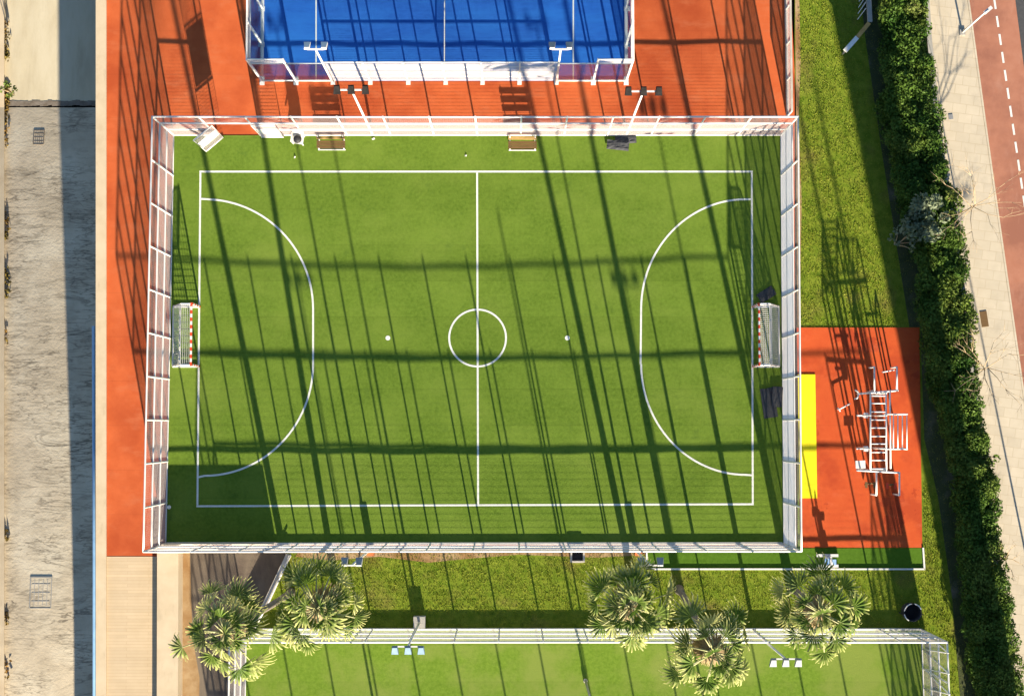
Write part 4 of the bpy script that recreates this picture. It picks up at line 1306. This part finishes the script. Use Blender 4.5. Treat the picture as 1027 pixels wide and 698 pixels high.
# palms
def palm(crown_px, base_px, h, seed, label, size=1.0):
    rr = random.Random(seed)
    c = Vector(P(crown_px[0], crown_px[1] + 4, h)); t = Vector(P(*base_px, 0))
    root = empty('palm_tree', t); tag(root, label, 'palm tree', 'fan palms between the two pitches')
    pts, rad = [], []
    N = 14
    for i in range(N + 1):
        s = i / N
        k = s ** 1.3
        p = t + (c - t) * s
        p.x = t.x + (c.x - t.x) * k; p.y = t.y + (c.y - t.y) * k
        pts.append(p); rad.append(.185 - .06 * s + (.09 if i == 0 else 0) + rr.uniform(-.01, .01))
    MB().tube(pts, rad, 12).build('trunk', M['bark'], root, smooth=True)
    faces, tips = [], []
    pet = MB()
    dead = []
    nl = rr.randint(22, 28); K = size
    for i in range(nl):
        f = i / (nl - 1)
        az_ = i * 2.39996 + rr.uniform(-.25, .25)
        el = R(76 - 116 * f ** .85 + rr.uniform(-20, 16))
        Lp = K * rr.uniform(.85, 1.75) * (.62 + .55 * min(1, f * 2)); Rb = K * rr.uniform(.72, 1.12) * (.72 if f < .12 else 1.0)
        d = np.array([math.cos(az_) * math.cos(el), math.sin(az_) * math.cos(el), math.sin(el)])
        c0 = np.array([c.x, c.y, c.z + .15 - .35 * f])
        hub = c0 + d * Lp + np.array([0, 0, -.10 * Lp])
        pet.tube([tuple(c0), tuple(c0 + d * Lp * .55), tuple(hub)], [.045, .034, .024], 5)
        # blade frame: continues outward and sags
        el2 = el - R(rr.uniform(5, 40)); 
        d2 = np.array([math.cos(az_) * math.cos(el2), math.sin(az_) * math.cos(el2), math.sin(el2)])
        side = np.array([-math.sin(az_), math.cos(az_), 0.0])
        nrm = np.cross(d2, side); nrm = nrm / np.linalg.norm(nrm)
        if nrm[2] < 0: nrm = -nrm
        roll = rr.uniform(-.5, .5)
        side2 = side * math.cos(roll) + nrm * math.sin(roll)
        nrm2 = nrm * math.cos(roll) - side * math.sin(roll)
        ns = 15; arc_ = R(rr.uniform(82, 112)); old = f > .8
        pale = rr.uniform(-.06, .08) + (rr.uniform(.1, .6) if old else 0)
        for k in range(ns):
            a0 = -arc_ + 2 * arc_ * (k + .06) / ns; a1 = -arc_ + 2 * arc_ * (k + .94) / ns
            am = (a0 + a1) / 2
            lr = Rb * (.72 + .28 * math.cos(am * .55)) * rr.uniform(.82, 1.12)
            def pt(a, r_, fold, droop):
                q = hub + (d2 * math.cos(a) + side2 * math.sin(a)) * r_ + nrm2 * (fold + .10 * abs(math.sin(a)) * r_)
                q = q.copy(); q[2] -= droop
                return q
            fo = .035 if k % 2 else -.035
            r1 = lr * .52; r2 = lr * rr.uniform(.82, .9)
            dr1 = .05 * lr; dr2 = (.16 + rr.uniform(0, .22)) * lr; dr3 = (.50 + rr.uniform(0, .60)) * lr
            h0 = pt(am, .03, 0, 0)
            A0, A1 = pt(a0, r1, -fo, dr1), pt(a1, r1, fo, dr1)
            B0, B1 = pt(am - (a1 - a0) * .17, r2, 0, dr2), pt(am + (a1 - a0) * .17, r2, .02, dr2)
            T0, T1 = pt(am - (a1 - a0) * .06, lr * .98, 0, dr3), pt(am + (a1 - a0) * .06, lr * .98, 0, dr3)
            faces.append([h0 - side2 * .004, h0 + side2 * .004, A1, A0]); tips.append([.0 + pale] * 2 + [.05 + pale] * 2)
            faces.append([A0, A1, B1, B0]); tips.append([.05 + pale] * 2 + [.50 + pale] * 2)
            faces.append([B0, B1, T1, T0]); tips.append([.50 + pale] * 2 + [1.0] * 2)
    pet.build('petioles', M['petiole'], root, smooth=True)
    np_faces('crown', np.array(faces), M['palm_leaf'], root, tip=np.clip(np.array(tips), 0, 1))
    # dead skirt
    for i in range(26):
        a = rr.uniform(0, 6.28); o0 = np.array([c.x, c.y, c.z - rr.uniform(.2, .8)])
        L = rr.uniform(.8, 1.5)
        d = np.array([math.cos(a) * .7, math.sin(a) * .7, -.75]); s = np.array([-math.sin(a), math.cos(a), 0])
        m1 = o0 + d * L * .6; e = o0 + d * L + np.array([0, 0, -.4])
        for q in range(4):
            sh = s * (q - 1.5) * .10
            dead.append([o0 - s * .02, o0 + s * .02, m1 + sh + s * .05, m1 + sh - s * .05])
            dead.append([m1 + sh - s * .05, m1 + sh + s * .05, e + sh * 1.8 + s * .01, e + sh * 1.8 - s * .01])
    np_faces('dead_fronds', np.array(dead), M['dead_frond'], root)
    return root
PHT = 13.0
palm((226, 630), (292, 594), PHT, 21, 'fan palm over the brown ramp, nearest the beige walkway', 1.04)
palm((318, 606), (338, 592), PHT, 22, 'fan palm just right of the slanted parapet', .95)
palm((632, 604), (636, 590), PHT, 23, 'fan palm in front of the near pitch fence beside the turf strip\'s white kerb end')
palm((716, 650), (681, 591), PHT, 24, 'leaning fan palm whose grey trunk foot shows on the grass', .98)
palm((822, 610), (794, 590), PHT, 25, 'fan palm below the white exercise machine, nearest the litter bin', .92)

# ------------------------------------------------------------------ grass
def inside(poly, pts):
    x, y = pts[:, 0], pts[:, 1]; r = np.zeros(len(pts), bool); n = len(poly)
    for i in range(n):
        (x0, y0), (x1, y1) = poly[i], poly[(i + 1) % n]
        c = ((y0 > y) != (y1 > y)) & (x < (x1 - x0) * (y - y0) / (y1 - y0 + 1e-12) + x0)
        r ^= c
    return r
def grass(pix, per_m2, hmin, hmax, label=None):
    poly = [xy(*q) for q in pix]
    a = np.array(poly); lo, hi = a.min(0), a.max(0)
    n = int(per_m2 * (hi[0] - lo[0]) * (hi[1] - lo[1]))
    pts = RNG.uniform(lo, hi, size=(n, 2)); pts = pts[inside(poly, pts)]
    # clumping: keep more where a coarse pattern is high
    f = (np.sin(pts[:, 0] * 3.1 + 1.7 * np.sin(pts[:, 1] * 1.3)) + np.sin(pts[:, 1] * 3.7 + 1.9 * np.sin(pts[:, 0] * 1.1 + 2)) + np.sin(pts[:, 0] * 7.3 + pts[:, 1] * 6.1)) / 3
    pts = pts[RNG.random(len(pts)) < .62 + .45 * f]
    n = len(pts)
    ang = RNG.uniform(0, 6.283, n); hgt = RNG.uniform(hmin, hmax, n); lean = RNG.uniform(.3, 1.3, n) * hgt; wd = RNG.uniform(.012, .03, n)
    la = RNG.uniform(0, 6.283, n)
    V = np.zeros((n, 3, 3))
    V[:, 0, :2] = pts + np.stack([np.cos(ang), np.sin(ang)], 1) * wd[:, None]
    V[:, 1, :2] = pts - np.stack([np.cos(ang), np.sin(ang)], 1) * wd[:, None]
    V[:, 2, :2] = pts + np.stack([np.cos(la), np.sin(la)], 1) * lean[:, None]
    V[:, 2, 2] = hgt
    tip = np.zeros((n, 3)); tip[:, 2] = RNG.uniform(.2, .9, n)
    return V, tip
parts = [grass([(800, -40), (842, -40), (850, 30), (868, 150), (905, 330), (800, 330)], 420, .02, .07),
         grass([(842, -40), (905, -40), (930, 330), (960, 480), (990, 760), (930, 760), (926, 635), (928, 480), (922, 330), (905, 330), (868, 150), (850, 30)], 200, .02, .07),
         grass([(926, 480), (940, 500), (962, 720), (955, 760), (954, 650), (926, 634)], 320, .02, .08),
         grass([(291, 555), (650, 555), (650, 572), (926, 572), (926, 629), (262, 629)], 420, .02, .065)]
o = np_faces('grass', np.concatenate([p_[0] for p_ in parts]), M['grass'], None, tip=np.concatenate([p_[1] for p_ in parts]))
o['kind'] = 'stuff'

# ------------------------------------------------------------------ beyond the frame: tower added only to throw the long shade strip over the lawn's edge
t0, t1 = P(1001, 800), P(1032, 800)
root = empty('added_shade_tower', ((t0[0] + t1[0]) / 2, t0[1] - 1.4, 0)); tag(root, 'slim unseen tower added south of the hedge to shade the lawn edge', 'tower')
cx, cy_ = root.location.x, root.location.y
MB().box((cx, cy_, 10.0), (t1[0] - t0[0], 2.4, 20)).build('shaft', M['concrete'], root)
MB().box((cx, cy_, 20.1), (t1[0] - t0[0] - .1, 2.3, .2)).build('roof', M['grey_metal'], root)
